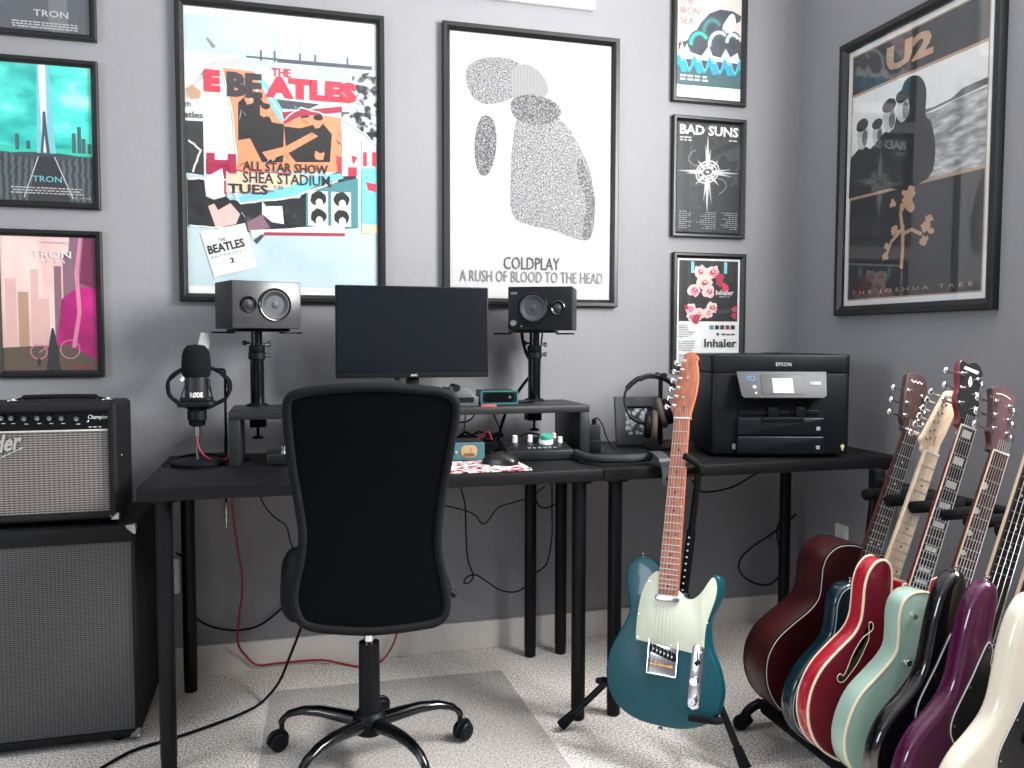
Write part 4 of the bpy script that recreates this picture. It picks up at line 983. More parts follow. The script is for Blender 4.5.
for sx in (-1, 1):
    for y in (.04, D - .04): MB().lathe([(.012, 0), (.014, .013)], (sx * (W - .04), y, 0), n=16).build('foot', RUB, t)

# ---------------------------------------------------------------- guitars (local frame: X treble side, Y up the neck, Z out of the face; metres)
def mm(pts, k=4): return spline2([(a * .001, b * .001) for a, b in pts], k)
NICK = mat('nickel', '#c9c7c2', .2, metal=1.)
FRETW = mat('fret_wire', '#b9b6b0', .5, metal=1.)
STRING = mat('steel_string', '#d0cec8', .3, metal=1.)
ROSEW = ramp_mat('rosewood', 'noise', 30, [(.3, '#3b2420'), (.7, '#5a3a33')], .5, (6, 1, 6))
EBONY = ramp_mat('dark_fingerboard', 'noise', 30, [(.3, '#241c1c'), (.7, '#352a29')], .45, (6, 1, 6))
ROAST = ramp_mat('roasted_maple', 'noise', 26, [(.3, '#8f5138'), (.55, '#a5634a'), (.75, '#b87458')], .42, (7, 1, 7))
MAPLE = ramp_mat('maple', 'noise', 26, [(.3, '#d9bc9c'), (.7, '#ecd6bb')], .35, (7, 1, 7))
MAHOG = ramp_mat('mahogany', 'noise', 22, [(.3, '#4a2119'), (.7, '#693227')], .45, (7, 1, 7))
PEARL = mat('pearl_inlay', '#e6e4de', .25); DOT = mat('black_dot', '#141312', .5); BIND = mat('cream_binding', '#e5d3b8', .4, var=.03)
GUARDW = mat('mint_pickguard', '#cdd3bf', .35, var=.02); GUARDB = mat('black_pickguard', '#101114', .3)
def neck(t, nut, heel, scale, wn=.0215, wh=.028, wood=MAPLE, board=ROSEW, nfr=21, inlay='dot', inkm=DOT, strings=6, saddle=None, binding=None, z=0., fret_part=True, depth=.021):
    """neck with rounded back, fingerboard, frets, inlays and strings; returns the neck object"""
    L = nut - heel; sd = saddle if saddle is not None else nut - scale
    hw = lambda y: wn + (wh - wn) * (nut - y) / L
    R = []
    for y, d in ((heel - .02, .024), (heel + .03, .023), (heel + .09, depth), (nut - .03, depth - .003), (nut, depth - .005)):
        w = hw(max(y, heel)); R.append([V((w * math.cos(a), y, z + .0005 - d * math.sin(a) ** .8 if a > 0 else z)) for a in [PI * i / 10 for i in range(11)]])
    nk = MB().rings(R).build('neck', wood, t)
    b = MB(); b.raw([(-wh, heel, z), (wh, heel, z), (wn, nut, z), (-wn, nut, z), (-wh + .001, heel, z + .0055), (wh - .001, heel, z + .0055), (wn - .001, nut, z + .0055), (-wn + .001, nut, z + .0055)],
                    [(3, 2, 1, 0), (4, 5, 6, 7), (0, 1, 5, 4), (1, 2, 6, 5), (2, 3, 7, 6), (3, 0, 4, 7)])
    b.build('fingerboard', board, nk)
    if binding:
        b = MB()
        for s in (-1, 1): b.tube([(s * wh, heel, z + .0035), (s * wn, nut, z + .0035)], .0022, 6)
        b.build('neck_binding', binding, nk)
    fy = [nut - scale * (1 - 2 ** (-n / 12)) for n in range(0, nfr + 1)]
    for y in fy[1:]:
        w = hw(y) - .0008; MB().box(-w, y - .0011, z + .005, w, y + .0011, z + .0066).build('fret', FRETW, nk)
    for n in (3, 5, 7, 9, 12, 15, 17, 19, 21):
        if n > nfr: continue
        b = MB(); y = (fy[n] + fy[n - 1]) / 2; sp_ = fy[n - 1] - fy[n]; w = hw(y)
        if inlay == 'dot':
            for x in ((-.011, .011) if n == 12 else (0,)): b.lathe([(.0031, .0054), (.0031, .0058), (0, .0058)], (x, y, z), (0, 0, 1), 14)
        elif inlay == 'block': b.box(-w * .62, y - sp_ * .30, z + .0054, w * .62, y + sp_ * .30, z + .0058)
        elif inlay == 'thumb': b.plate(spline2([(-w * .96, y - sp_ * .25), (-w * .6, y - sp_ * .22), (-w * .42, y), (-w * .6, y + sp_ * .22), (-w * .96, y + sp_ * .25)], 3), z + .0054, z + .0058)
        b.build('inlay', inkm, nk)
    if inlay == 'block': MB().box(-wn * .62, nut - .026, z + .0054, wn * .62, nut - .008, z + .0058).build('inlay', inkm, nk)
    MB().box(-wn, nut - .001, z + .001, wn, nut + .0035, z + .0075, .0006).build('nut', PEARL, nk)
    for i in range(strings):
        u = (i / (strings - 1) - .5) * 2; r = .0006 - .00028 * i / (strings - 1) + (.0004 if strings == 4 else 0)
        MB().tube([(u * .026, sd, z + .0125), (u * (wn - .0035), nut, z + .0078), (u * (wn - .0035) * (.8 if strings == 6 else .7), nut + .03, z + .004)], r, 5).build('string', STRING, t)
    return nk
def tuner(hs, x, y, sx, z, size=1., vintage=True):
    """one machine head: post on the face, button at the side"""
    b = MB(); b.lathe([(.0052, 0), (.0052, .001), (.0032, .002), (.0028, .009), (.0034, .0095), (.0034, .012), (0, .012)], (x, y, z), (0, 0, 1), 14)
    b.cyl((x, y, z - .018), (x + sx * .026 * size, y, z - .018), .0024, n=8)
    b.ball((x + sx * .031 * size, y, z - .018), .0075 * size, .0085 * size, .0042, 12, 8)
    return b.build('tuner', CHR, hs)
def strap_button(t, p, d):
    b = MB(); b.lathe([(.0035, 0), (.003, .005), (.0065, .010), (.0065, .012), (.0, .0128)], p, d, 18); return b.build('strap_button', NICK, t)
def knob(p, x, y, z, r=.0095, h=.016, m=CHR):
    return MB().lathe([(r, 0), (r, h * .85), (r * .9, h), (0, h)], (x, y, z), (0, 0, 1), 24).build('knob', m, p)
def pickup(p, x, y, z, w, h, m, rot=0., poles=6, cover=None):
    b = MB().at(Matrix.Translation((x, y, z)) @ Matrix.Rotation(rot, 4, 'Z')); b.plate(rrect(-w / 2, -h / 2, w / 2, h / 2, h * .45), 0, .007, .002)
    o = b.build('pickup', m, p)
    if poles:
        b = MB().at(Matrix.Translation((x, y, z)) @ Matrix.Rotation(rot, 4, 'Z'))
        for i in range(poles): b.lathe([(.0024, .006), (.0024, .0082), (0, .0082)], ((i / (poles - 1) - .5) * .052, 0, 0), (0, 0, 1), 10)
        b.build('pole_piece', STEEL, o)
    return o
def gmat(base, yaw, lean, roll):
    u = V((math.cos(yaw), -math.sin(yaw), 0)); bk = V((math.sin(yaw), math.cos(yaw), 0))
    v = math.cos(lean) * V((0, 0, 1)) + math.sin(lean) * bk; n = u.cross(v); c, s = math.cos(roll), math.sin(roll)
    return basis(base, c * u - s * v, c * v + s * u, n)

# -- teal single-cut guitar on its own stand
TEAL = mat('teal_metallic', '#004550', .3, metal=.0, spec=.3, coat=.25, var=.03)
TELE = [(0, 0), (-60, 4), (-112, 24), (-148, 62), (-161, 112), (-153, 165), (-132, 208), (-114, 243), (-109, 272), (-117, 308), (-127, 343), (-123, 376), (-103, 397), (-75, 403), (-50, 396), (-32, 386), (-26, 372), (-10, 330), (20, 318),
        (34, 312), (52, 303), (72, 305), (90, 320), (103, 345), (115, 365), (129, 370), (139, 357), (141, 330), (131, 295), (117, 262), (114, 238), (122, 203), (143, 163), (158, 122), (160, 88), (148, 49), (114, 19), (60, 3)]
TELE = [(x * .965, -11 + y * 1.03 + (9 if x > 20 and y > 230 else 0)) for x, y in TELE]
GT = gmat((.8974, -.955, .137), .80, .2874, -.0297)
t = thing('electric_guitar', 'teal electric guitar with white pickguard and brown neck, on its own stand', 'guitar', GT)
bd = MB().plate(mm(TELE, 4), -.045, 0, .005, 4).build('body', TEAL, t)
pg = mm([(-31, 372), (-46, 364), (-60, 345), (-73, 310), (-79, 265), (-80, 220), (-79, 194), (-77, 189), (-72, 189), (-40, 187), (30, 182), (96, 177), (104, 177), (105, 184), (104, 210), (106, 248), (114, 282), (124, 317), (127, 345), (122, 366), (113, 371), (103, 357), (91, 336), (76, 318), (60, 310), (44, 314), (33, 325), (10, 336), (-24, 340), (-29, 352)], 3)
g = MB().plate(pg, 0, .0024, .0008, 2).build('pickguard', GUARDW, bd)
for x, y in ((-73, 196), (-76, 255), (-54, 343), (20, 188), (98, 183), (109, 258), (118, 358), (40, 318)): MB().lathe([(.0028, .0022), (.0022, .0034), (0, .0036)], (x * .001, y * .001, 0), (0, 0, 1), 10).build('screw', NICK, bd)
pickup(bd, 0, .304, .0026, .066, .02, CHR, .0, 0)
bp = MB(); bp.plate(rrect(-.040, .112, .040, .197, .003), 0, .0016, .0005)
for s in (-1, 1): bp.box(s * .039 - .001, .112, 0, s * .039 + .001, .197, .009)
bp.box(-.04, .112, 0, .04, .114, .009)
bp = bp.build('bridge', CHR, bd)
for i in range(3):
    MB().cyl((-.031 + .021 * i, .137, .0065), (-.031 + .021 * i + .0195, .137, .0065), .0042, n=14).build('bridge_saddle', mat('brass', '#c79a6b', .3, metal=1.), bd)
pickup(bd, 0, .168, .0018, .078, .021, BLK, -.26, 6)
cp = MB().at(Matrix.Translation((.089, .124, 0)) @ Matrix.Rotation(-.02, 4, 'Z')); cp.plate(rrect(-.016, -.08, .016, .08, .0155), 0, .0026, .001, 2); cp = cp.build('control_plate', CHR, bd)
knob(bd, .089, .112, .0025, .0105, .018); knob(bd, .088, .064, .0025, .0105, .018)
b = MB(); b.cyl((.090, .166, .002), (.092, .16, .013), .0022, n=10); b.lathe([(.0035, 0), (.0055, .004), (.0055, .01), (0, .012)], (.092, .16, .011), (.1, -.3, 1), 14); b.build('selector_switch', BLK, bd)
b = MB(); b.box(.0875, .149, .0024, .0915, .186, .003); b.build('switch_slot', BLK, bd)
strap_button(bd, (-.085, .402, -.022), (-.1, 1, 0)); strap_button(bd, (0, -.010, -.022), (0, -1, 0))
nk = neck(t, .785, .332, .648, wood=ROAST, board=ROAST, z=.0035)
HS = mm([(-21, 783), (-23, 795), (-31, 806), (-36, 812), (-33, 830), (-22, 900), (-12, 958), (-4, 972), (12, 976), (26, 968), (31, 957), (27, 950), (29, 940), (34, 915), (35, 885), (31, 850), (24, 815), (21, 795), (21, 783)], 3)
hs = MB().plate(HS, -.0135, .0, .001, 2).build('headstock', ROAST, t)
for i in range(6): tuner(hs, -.0245 + .0035 * i, .822 + .0255 * i, -1, .0)
b = MB(); b.lathe([(.004, 0), (.004, .002), (.0025, .003), (0, .003)], (-.002, .845, 0), (0, 0, 1), 12); b.lathe([(.004, 0), (.004, .002), (.0025, .003), (0, .003)], (.006, .9, 0), (0, 0, 1), 12); b.build('string_tree', NICK, hs)
MB().plate(spline2([(.0, .803), (.003, .81), (.0035, .817), (.0005, .822), (-.002, .812)], 3), .0, .0004).build('logo', DOT, hs)

# -- its stand
def w2(M, x, y, z): return M @ V((x, y, z))
FA, FB = V((.735, -.675, .0)), V((1.112, -1.015, .0))
t = thing('guitar_stand', 'black tubular tripod stand holding the teal guitar', 'guitar stand', loc=(.98, -.80, 0))
O = V((.98, -.80, 0)); loc_ = lambda p: V(p) - O
H0 = V((1.04, -.795, .36)); dirl = (V((.656, .755, 0)) * .12 + V((0, 0, 1))).normalized()
for nm, f in (('leg', FA), ('leg', FB), ('leg', V((1.19, -.56, 0)))):
    d = (f + V((0, 0, .016)) - H0); e = f + V((0, 0, .018))
    l = MB().cyl(loc_(H0), loc_(e), .0095, n=16).build(nm, BMET, t)
    u = (e - H0).normalized(); MB().cyl(loc_(e - u * .05), loc_(e + u * .004), .0125, .0155, 16).build('rubber_foot', RUB, l)
MB().lathe([(.018, -.05), (.02, -.045), (.02, .045), (.016, .05)], loc_(H0), dirl, 22).build('hub', BLK, t)
Ya = GT @ V((.034, .655, -.075)); top = GT @ V((.034, .67, -.075))
MB().cyl(loc_(H0), loc_(H0.lerp(top, .55)), .0125, n=18).build('pole', BMET, t)
up_ = MB().cyl(loc_(H0.lerp(top, .5)), loc_(top), .0095, n=16).build('upper_pole', BLKG, t)
b = MB()
for i in range(9):
    p = H0.lerp(top, .50 - .045 * i); nrm = GT.to_3x3() @ V((0, 0, 1)); b.lathe([(.0028, .0), (.0028, .0006), (0, .0006)], loc_(p + nrm * .0122), nrm, 10)
b.build('height_mark', WHT, t)
yk = MB()
yk.tube(spline([loc_(GT @ V(q)) for q in ((.034, .655, -.075), (.036, .664, -.055), (.04, .668, -.03), (.037, .672, .012), (.024, .679, .03))], 5), .0095, 12)
yk.tube(spline([loc_(GT @ V(q)) for q in ((.034, .655, -.072), (.012, .652, -.058), (-.018, .652, -.042), (-.024, .652, -.024))], 5), .0095, 12)
yk.build('neck_yoke', FOAM, t)
for sx, lg in ((-1, FA), (1, FB)):
    c0 = H0.lerp(lg, .5)
    P_ = ((-.06, .05, -.075), (-.10, .05, -.062), (-.168, .066, -.05), (-.174, .068, .0)) if sx < 0 else ((.124, .026, -.075), (.150, .028, -.03), (.146, .030, .016), (.130, .030, .021), (.085, .027, .021))
    MB().tube(spline([loc_(c0)] + [loc_(GT @ V(q)) for q in P_], 6), .0085, 12).build('cradle_arm', FOAM, t)

# ---------------------------------------------------------------- rack of guitars along the right wall
# y of the face, sideways lean, x and z of the strap end
RK = dict(acoustic=(-1.0, .352, 1.315, .095), teal=(-1.105, .36, 1.294, .092), red=(-1.21, .330, 1.298, .095), mint=(-1.315, .335, 1.300, .095),
          bass=(-1.42, .327, 1.294, .098), purple=(-1.505, .325, 1.290, .10), cream=(-1.612, .325, 1.290, .105))
def rack_matrix(k):
    y, al, x, z = RK[k]; u = V((math.cos(al), 0, -math.sin(al))); v = V((math.sin(al), 0, math.cos(al)))
    return basis((x, y, z), u, v, (0, -1, 0))
def tilt(hs, nut, a):
    """lean a headstock back about its nut"""
    hs.matrix_local = Matrix.Translation((0, nut, 0)) @ Matrix.Rotation(-math.radians(a), 4, 'X') @ Matrix.Translation((0, -nut, 0))
GR = 'guitars standing in the floor rack'
def mirror(half): return half + [(-x, y) for x, y in half[::-1] if abs(x) > 1]
def bound(t, o, z, r, m, name='binding'):
    return MB().tube([(x, y, z) for x, y in inset(o if area2(o) > 0 else o[::-1], r * .35)], r, 6, True).build(name, m, t)

# acoustic: dark red-brown, deep body
REDBURST = ramp_mat('dark_red_sunburst', 'noise', 3, [(.3, '#1a0407'), (.7, '#33090d')], .3, (1, 1, 1), 3, .5)
REDSIDE = ramp_mat('red_mahogany_side', 'noise', 20, [(.3, '#270b0d'), (.7, '#401518')], .35, (1, 1, 8))
t = thing('acoustic_guitar', 'dark red acoustic guitar with dark headstock, farthest back in the floor rack', 'guitar', rack_matrix('acoustic'), group=GR)
AC = mm(mirror([(0, 0), (70, 4), (130, 28), (175, 75), (195, 135), (186, 190), (155, 240), (122, 285), (107, 322), (114, 360), (124, 398), (122, 435), (100, 466), (66, 482), (30, 487)]), 4)
bd = MB().plate(AC, -.105, 0, .003, 2).m(0).build('body', REDSIDE, t)
MB().plate(inset(AC if area2(AC) > 0 else AC[::-1], .004), 0, .0008).build('soundboard', REDBURST, bd)
bound(bd, AC, -.001, .0022, BLKM); bound(bd, inset(AC if area2(AC) > 0 else AC[::-1], .003), .0008, .0011, mat('silver_purfling', '#b3b0ac', .4), 'purfling'); bound(bd, AC, -.104, .002, BLKM)
MB().lathe([(.05, .0009), (.05, .0013), (0, .0013)], (0, .335, 0), (0, 0, 1), 36).build('sound_hole', BLKM, bd)
MB().ring((0, .335, .001), (0, 0, 1), .056, .0022).build('rosette', BIND, bd)
MB().plate(mm([(-82, 168), (-70, 158), (70, 158), (82, 168), (78, 186), (40, 192), (-40, 192), (-78, 186)], 3), 0, .008, .003).build('bridge', ROSEW, bd)
neck(t, .82, .43, .645, .0215, .027, MAHOG, EBONY, 18, 'dot', PEARL, saddle=.172, z=.004)
HA = mm([(x, 818 + (y - 848) * .88) for x, y in [(-21, 848), (-22, 862), (-31, 880), (-34, 930), (-36, 985), (-35, 1020), (-22, 1030), (0, 1036), (18, 1034), (30, 1022), (36, 990), (34, 930), (31, 880), (22, 862), (21, 848)]], 3)
hs = MB().plate(HA, -.016, 0, .001).build('headstock', mat('dark_brown_headstock', '#3a2826', .35), t)
for s in (-1, 1):
    for i in range(3): tuner(hs, s * .024, .857 + .035 * i, s, 0, 1.1)
b = MB(); b.line([(-.022 + .004 * i, .957 + .0035 * math.sin(i * 1.9) + .0006 * i) for i in range(11)], .0022, .0004); b.build('logo', PEARL, hs); tilt(hs, .822, 13)

# teal body, maple neck
t = thing('electric_guitar', 'dark teal electric guitar with pale maple neck, second in the rack behind the red guitar', 'guitar', rack_matrix('teal'), group=GR)
DTEAL = mat('dark_teal_lacquer', '#0a262f', .2, coat=.8)
ST = mm(TELE, 4); bd = MB().plate(ST, -.045, 0, .010, 4).build('body', DTEAL, t)
bound(bd, inset(ST if area2(ST) > 0 else ST[::-1], .008), -.0005, .0015, mat('pale_edge_line', '#9bb0b4', .4))  # thin pale line drawn just inside the body outline
strap_button(bd, (-.085, .403, -.02), (-.2, 1, 0))
neck(t, .778, .335, .640, .021, .028, MAPLE, MAPLE, 21, 'dot', DOT, saddle=.137, z=.004)
HM = mm([(x, 776 + (y - 783) * .9) for x, y in [(-21, 783), (-26, 800), (-38, 812), (-34, 830), (-24, 890), (-13, 950), (-6, 968), (8, 974), (24, 968), (32, 950), (34, 910), (30, 860), (23, 815), (21, 783)]], 3)
hs = MB().plate(HM, -.0135, 0, .001).build('headstock', MAPLE, t)
for i in range(6): tuner(hs, -.024 + .0035 * i, .812 + .0232 * i, -1, 0, 1.1)
MB().box(-.001, .80, 0, .003, .826, .0005).build('logo', mat('pale_rose_print', '#b08a86', .5), hs)

# red semi-hollow with f-holes
CHERRY = mat('cherry_red_gloss', '#a81a2e', .22, coat=.9, var=.05); CHERRY_SHADE = mat('shaded_cherry_top', '#640c1e', .2, coat=.9, var=.06)  # rim and face share one red; the face's shade is put into its colour
t = thing('semi_hollow_guitar', 'glossy red guitar with f-holes, cream binding and white block inlays, in the rack', 'guitar', rack_matrix('red'), group=GR)
ES = mm(mirror([(0, 0), (80, 5), (140, 30), (180, 80), (194, 140), (184, 198), (155, 252), (128, 296), (121, 332), (129, 372), (139, 410), (140, 445), (128, 474), (107, 485), (84, 474), (70, 446), (60, 415), (50, 402), (40, 410), (34, 430), (30, 446)]), 4)
bd = MB().plate(ES, -.044, 0, .002, 2).build('body', CHERRY, t)
MB().plate(inset(ES if area2(ES) > 0 else ES[::-1], .005), 0, .0012, .001).build('top', CHERRY_SHADE, bd)
bound(bd, ES, -.001, .003, BIND); bound(bd, ES, -.043, .0025, BIND)
for s in (-1, 1):
    o = [(s * (x * 1.06 - 4), y * 1.05 + 40) for x, y in ((-88, 278), (-79, 280), (-74, 268), (-82, 255), (-93, 242), (-104, 205), (-108, 165), (-112, 150), (-122, 152), (-126, 142), (-118, 134), (-106, 138), (-97, 156), (-84, 190), (-78, 228), (-77, 246))]
    f = MB().plate(mm(o, 4), .0011, .0016).build('f_hole', mat('dark_cavity', '#2c2016', .8), bd)
    MB().tube([(x, y, .0016) for x, y in mm(o, 4)], .0011, 5, True).build('f_hole_binding', BIND, bd)
for y in (.25, .36): pickup(bd, 0, y, .001, .07, .034, BLK)
MB().box(-.04, .198, .001, .04, .21, .013, .003).build('bridge', NICK, bd); MB().box(-.045, .15, .001, .045, .164, .012, .005).build('tailpiece', NICK, bd)
for x, y in ((.10, .17), (.135, .13), (.09, .11), (.125, .075)): knob(bd, x, y, .001, .012, .016, mat('gold_knob', '#b08a45', .35))
neck(t, .848, .435, .628, .0215, .027, mat('red_neck_back', '#6b1420', .3, coat=.6), EBONY, 20, 'block', PEARL, saddle=.222, binding=BIND, z=.006)
HE = mm([(x, 846 + (y - 828) * .95) for x, y in [(-21, 828), (-21, 845), (-24, 862), (-34, 885), (-36, 905), (-31, 930), (-36, 960), (-38, 990), (-30, 1004), (-14, 1001), (0, 1008), (12, 1012), (28, 1004), (38, 988), (34, 960), (31, 930), (36, 905), (33, 885), (24, 862), (21, 845), (21, 828)]], 3)
hs = MB().plate(HE, -.015, 0, .001).build('headstock', mat('red_neck_back', '#6b1420'), t)
MB().plate(inset(HE if area2(HE) > 0 else HE[::-1], .0012), -.0002, .0012).build('headstock_face', mat('gloss_black_veneer', '#1c1c1e', .12, coat=1.), hs)
for s in (-1, 1):
    for i in range(3): tuner(hs, s * .024, .903 + .038 * i, s, .001, 1.1)
b = MB(); b.plate(spline2([(0, .952), (.006, .962), (.004, .972), (.0, .98), (-.004, .972), (-.006, .962)], 3), .0012, .0016); b.plate([(-.024, .992), (.02, .992), (.024, 1.0), (-.02, 1.0)], .0012, .0016); b.build('logo', PEARL, hs); tilt(hs, .85, 14)

# seafoam single-cut
MINT = mat('seafoam_gloss', '#98b5a8', .25, coat=.8, var=.02)
t = thing('electric_guitar', 'seafoam green single-cut guitar with cream binding, in the rack beside the red guitar', 'guitar', rack_matrix('mint'), group=GR)
JET = [(0, 0), (-75, 5), (-130, 30), (-160, 75), (-168, 130), (-158, 185), (-130, 235), (-108, 275), (-101, 305), (-110, 340), (-122, 375), (-124, 408), (-110, 432), (-80, 446), (-45, 448), (-25, 444), (-24, 432), (26, 425), (30, 392), (42, 372), (62, 366), (84, 378), (104, 390), (120, 384), (126, 360), (118, 320), (108, 285), (118, 240), (148, 190), (166, 130), (158, 75), (128, 28), (70, 4)]
JT = mm(JET, 4); bd = MB().plate(JT, -.048, 0, .002, 2).build('body', MINT, t)
bound(bd, JT, -.0015, .0032, BIND)
for y in (.24, .345): pickup(bd, 0, y, .001, .07, .036, NICK)
MB().box(-.04, .188, .001, .04, .2, .013, .003).build('bridge', NICK, bd)
strap_button(bd, (-.09, .385, 0), (0, .25, 1)); knob(bd, -.07, .285, 0, .008, .013); knob(bd, .1, .1, 0); knob(bd, .1, .15, 0)
neck(t, .80, .42, .625, .0215, .027, MAHOG, ROSEW, 20, 'thumb', PEARL, saddle=.175, binding=BIND, z=.006)
HJ = mm([(x, 798 + (y - 798) * .88) for x, y in [(-21, 798), (-21, 815), (-26, 838), (-30, 850), (-26, 875), (-28, 910), (-33, 945), (-38, 966), (-28, 972), (-6, 986), (8, 985), (30, 970), (38, 964), (32, 940), (28, 910), (27, 875), (31, 850), (26, 838), (21, 815), (21, 798)]], 3)
hs = MB().plate(HJ, -.015, 0, .001).build('headstock', mat('dark_neck_back', '#33201c', .35, coat=.5), t)
MB().plate(inset(HJ if area2(HJ) > 0 else HJ[::-1], .0012), -.0002, .0012).build('headstock_face', mat('gloss_rose_veneer', '#5b4347', .12, coat=1.), hs)
for s in (-1, 1):
    for i in range(3): tuner(hs, s * .0205, .852 + .033 * i, s, .001, 1.15)
b = MB(); b.line([(-.024 + .005 * i, .936 + .004 * math.sin(i * .35)) for i in range(10)], .002, .0014); b.build('logo', PEARL, hs); tilt(hs, .802, 13)

# black bass, purple and cream guitars
PB = [(0, 0), (-70, 4), (-128, 26), (-160, 70), (-168, 125), (-156, 180), (-130, 228), (-112, 268), (-108, 305), (-114, 355), (-121, 410), (-121, 462), (-110, 500), (-91, 516), (-71, 510), (-57, 480), (-48, 425), (-38, 392), (-30, 380), (26, 340), (40, 350), (66, 380), (94, 402), (114, 394), (122, 362), (114, 320), (108, 280), (118, 232), (146, 180), (164, 122), (156, 68), (126, 25), (68, 3)]
def solid(name, label, key, mcol, o, guard, gm, edge_line, nut, heel, scale, strings, wood, board, inl=DOT, wn=.0205, wh=.03, dz=.045):
    t = thing(name, label, 'guitar', rack_matrix(key), group=GR)
    O_ = mm(o, 4); bd = MB().plate(O_, -dz, 0, .016, 5).build('body', mcol, t)
    gd = mm(guard, 3); g = MB().plate(gd, 0, .0026, .0008).build('pickguard', gm, bd)
    MB().tube([(x, y, .0018) for x, y in gd], .0013, 5, True).build('pickguard_edge', edge_line, g)
    for k in range(0, len(gd), max(1, len(gd) // 9)):
        c = V((sum(p[0] for p in gd) / len(gd), sum(p[1] for p in gd) / len(gd))); q = V(gd[k]).lerp(c, .07)
        MB().lathe([(.0026, .0025), (0, .0036)], (q.x, q.y, 0), (0, 0, 1), 9).build('screw', NICK, g)
    strap_button(bd, (min(p[0] for p in O_ if p[1] > .4) + .034, max(p[1] for p in O_ if p[0] < 0) - .002, -.02), (-.1, 1, 0))
    strap_button(bd, (0, .001, -.022), (0, -1, 0))
    for y in (.17, .25): pickup(bd, 0, y, .0026, .075, .022, BLK, 0, 6)
    MB().box(-.04, .08, 0, .04, .135, .012, .003).build('bridge', CHR, bd)
    for x, y in ((.095, .14), (.11, .10), (.12, .06)): knob(bd, x, y, .002)
    neck(t, nut, heel, scale, wn, wh, wood, board, 20, 'dot', inl, strings, saddle=nut - scale, z=.005)
    hs = MB().plate(mm([(x * (1 if wn < .022 else 1), nut * 1000 + y) for x, y in ((-20, -2), (-25, 16), (-40, 30), (-36, 60), (-26, 120), (-14, 180), (6, 196), (28, 188), (34, 150), (30, 80), (24, 30), (20, -2))], 3), -.0135, 0, .001).build('headstock', wood, t)
    for i in range(strings): tuner(hs, -.024 + .004 * i, nut + .04 + (.026 if strings == 6 else .04) * i, -1, 0, 1. if strings == 6 else 1.4)
    return t
SGUARD = [(-50, 388), (-58, 350), (-64, 310), (-74, 262), (-80, 225), (-76, 196), (-60, 176), (-30, 150), (40, 120), (100, 40), (135, 50), (140, 100), (118, 170), (98, 230), (92, 285), (104, 335), (108, 372), (90, 382), (60, 352), (35, 325), (-24, 340), (-34, 375)]
solid('bass_guitar', 'glossy black bass guitar with white-edged black pickguard, in the rack beside the seafoam guitar', 'bass', mat('gloss_black_lacquer', '#0b0b0d', .16, coat=1., var=0), PB,
      [(x - 22, y) for x, y in SGUARD], GUARDB, mat('white_pickguard_edge', '#cfd2d2', .4), 1.13, .40, .864, 4, MAPLE, EBONY, PEARL, .020, .030)
solid('electric_guitar', 'glossy purple guitar with white-edged black pickguard, in the rack beside the black bass', 'purple', mat('purple_gloss', '#4a0d38', .2, metal=.15, coat=1., var=.03), PB,
      [(x - 12, y + 10) for x, y in SGUARD], GUARDB, mat('white_pickguard_edge', '#cfd2d2'), .80, .375, .66, 6, MAPLE, EBONY, PEARL)
solid('electric_guitar', 'cream white guitar with black pickguard, nearest in the rack at the photo edge', 'cream', mat('cream_gloss', '#e3dccb', .25, coat=.8, var=.02), PB,
      [(x, y - 10) for x, y in SGUARD], GUARDB, mat('white_pickguard_edge', '#cfd2d2'), .80, .375, .66, 6, MAPLE, ROSEW, PEARL)

# the rack itself
YR0, YR1 = -.80, -1.78
t = thing('guitar_rack', 'black folding floor rack with padded dividers holding seven guitars', 'guitar rack', loc=(1.5, YR0, 0))
o = V((1.5, YR0, 0)); lc = lambda x, y, z: V((x, y, z)) - o
for x, z in ((1.288, .068), (1.47, .04)):
    MB().cyl(lc(x, YR0 + .01, z), lc(x, YR1, z), .0125, n=16).build('base_bar', BMET, t)
    MB().cyl(lc(x, YR0 - .03, z), lc(x, YR1 + .04, z), .0175, n=16).build('bar_padding', FOAM, t)
for y in (YR0, YR1):
    MB().tube(spline([lc(1.235, y, .022), lc(1.25, y, .052), lc(1.295, y, .068), lc(1.40, y, .05), lc(1.62, y, .04), lc(1.74, y, .022)], 6), .013, 14).build('base_frame', BMET, t)
    for x in (1.225, 1.75):
        b = MB(); b.tube([lc(x + (.03 if x < 1.5 else -.03), y, .036), lc(x, y, .021)], [.017, .021], 14); b.ball(lc(x, y, .0205), .0205); b.build('rubber_foot', RUB, t)
    MB().tube(spline([lc(1.60, y, .045), lc(1.625, y, .35), lc(1.66, y, .70)], 6), .013, 14).build('upright', BMET, t)
    b = MB(); b.box(1.645 - o.x, y - o.y - .018, .655, 1.68 - o.x, y - o.y + .018, .73, .006); b.build('yoke_bracket', BLK, t)
MB().cyl(lc(1.66, YR0 + .01, .695), lc(1.66, YR1, .695), .013, n=16).build('yoke_bar', FOAM, t)
for i in range(9):
    y = -.955 - .087 * i
    b = MB(); b.cyl(lc(1.495, y, .69), lc(1.655, y, .69), .0155, n=18, ch=.004); b.build('padded_divider', FOAM, t)

# ---------------------------------------------------------------- things on the desk and the riser
DZ = .74
def tilted(x, y, z, rz=0., rx=0.): return Matrix.Translation((x, y, z)) @ Matrix.Rotation(rz, 4, 'Z') @ Matrix.Rotation(rx, 4, 'X')
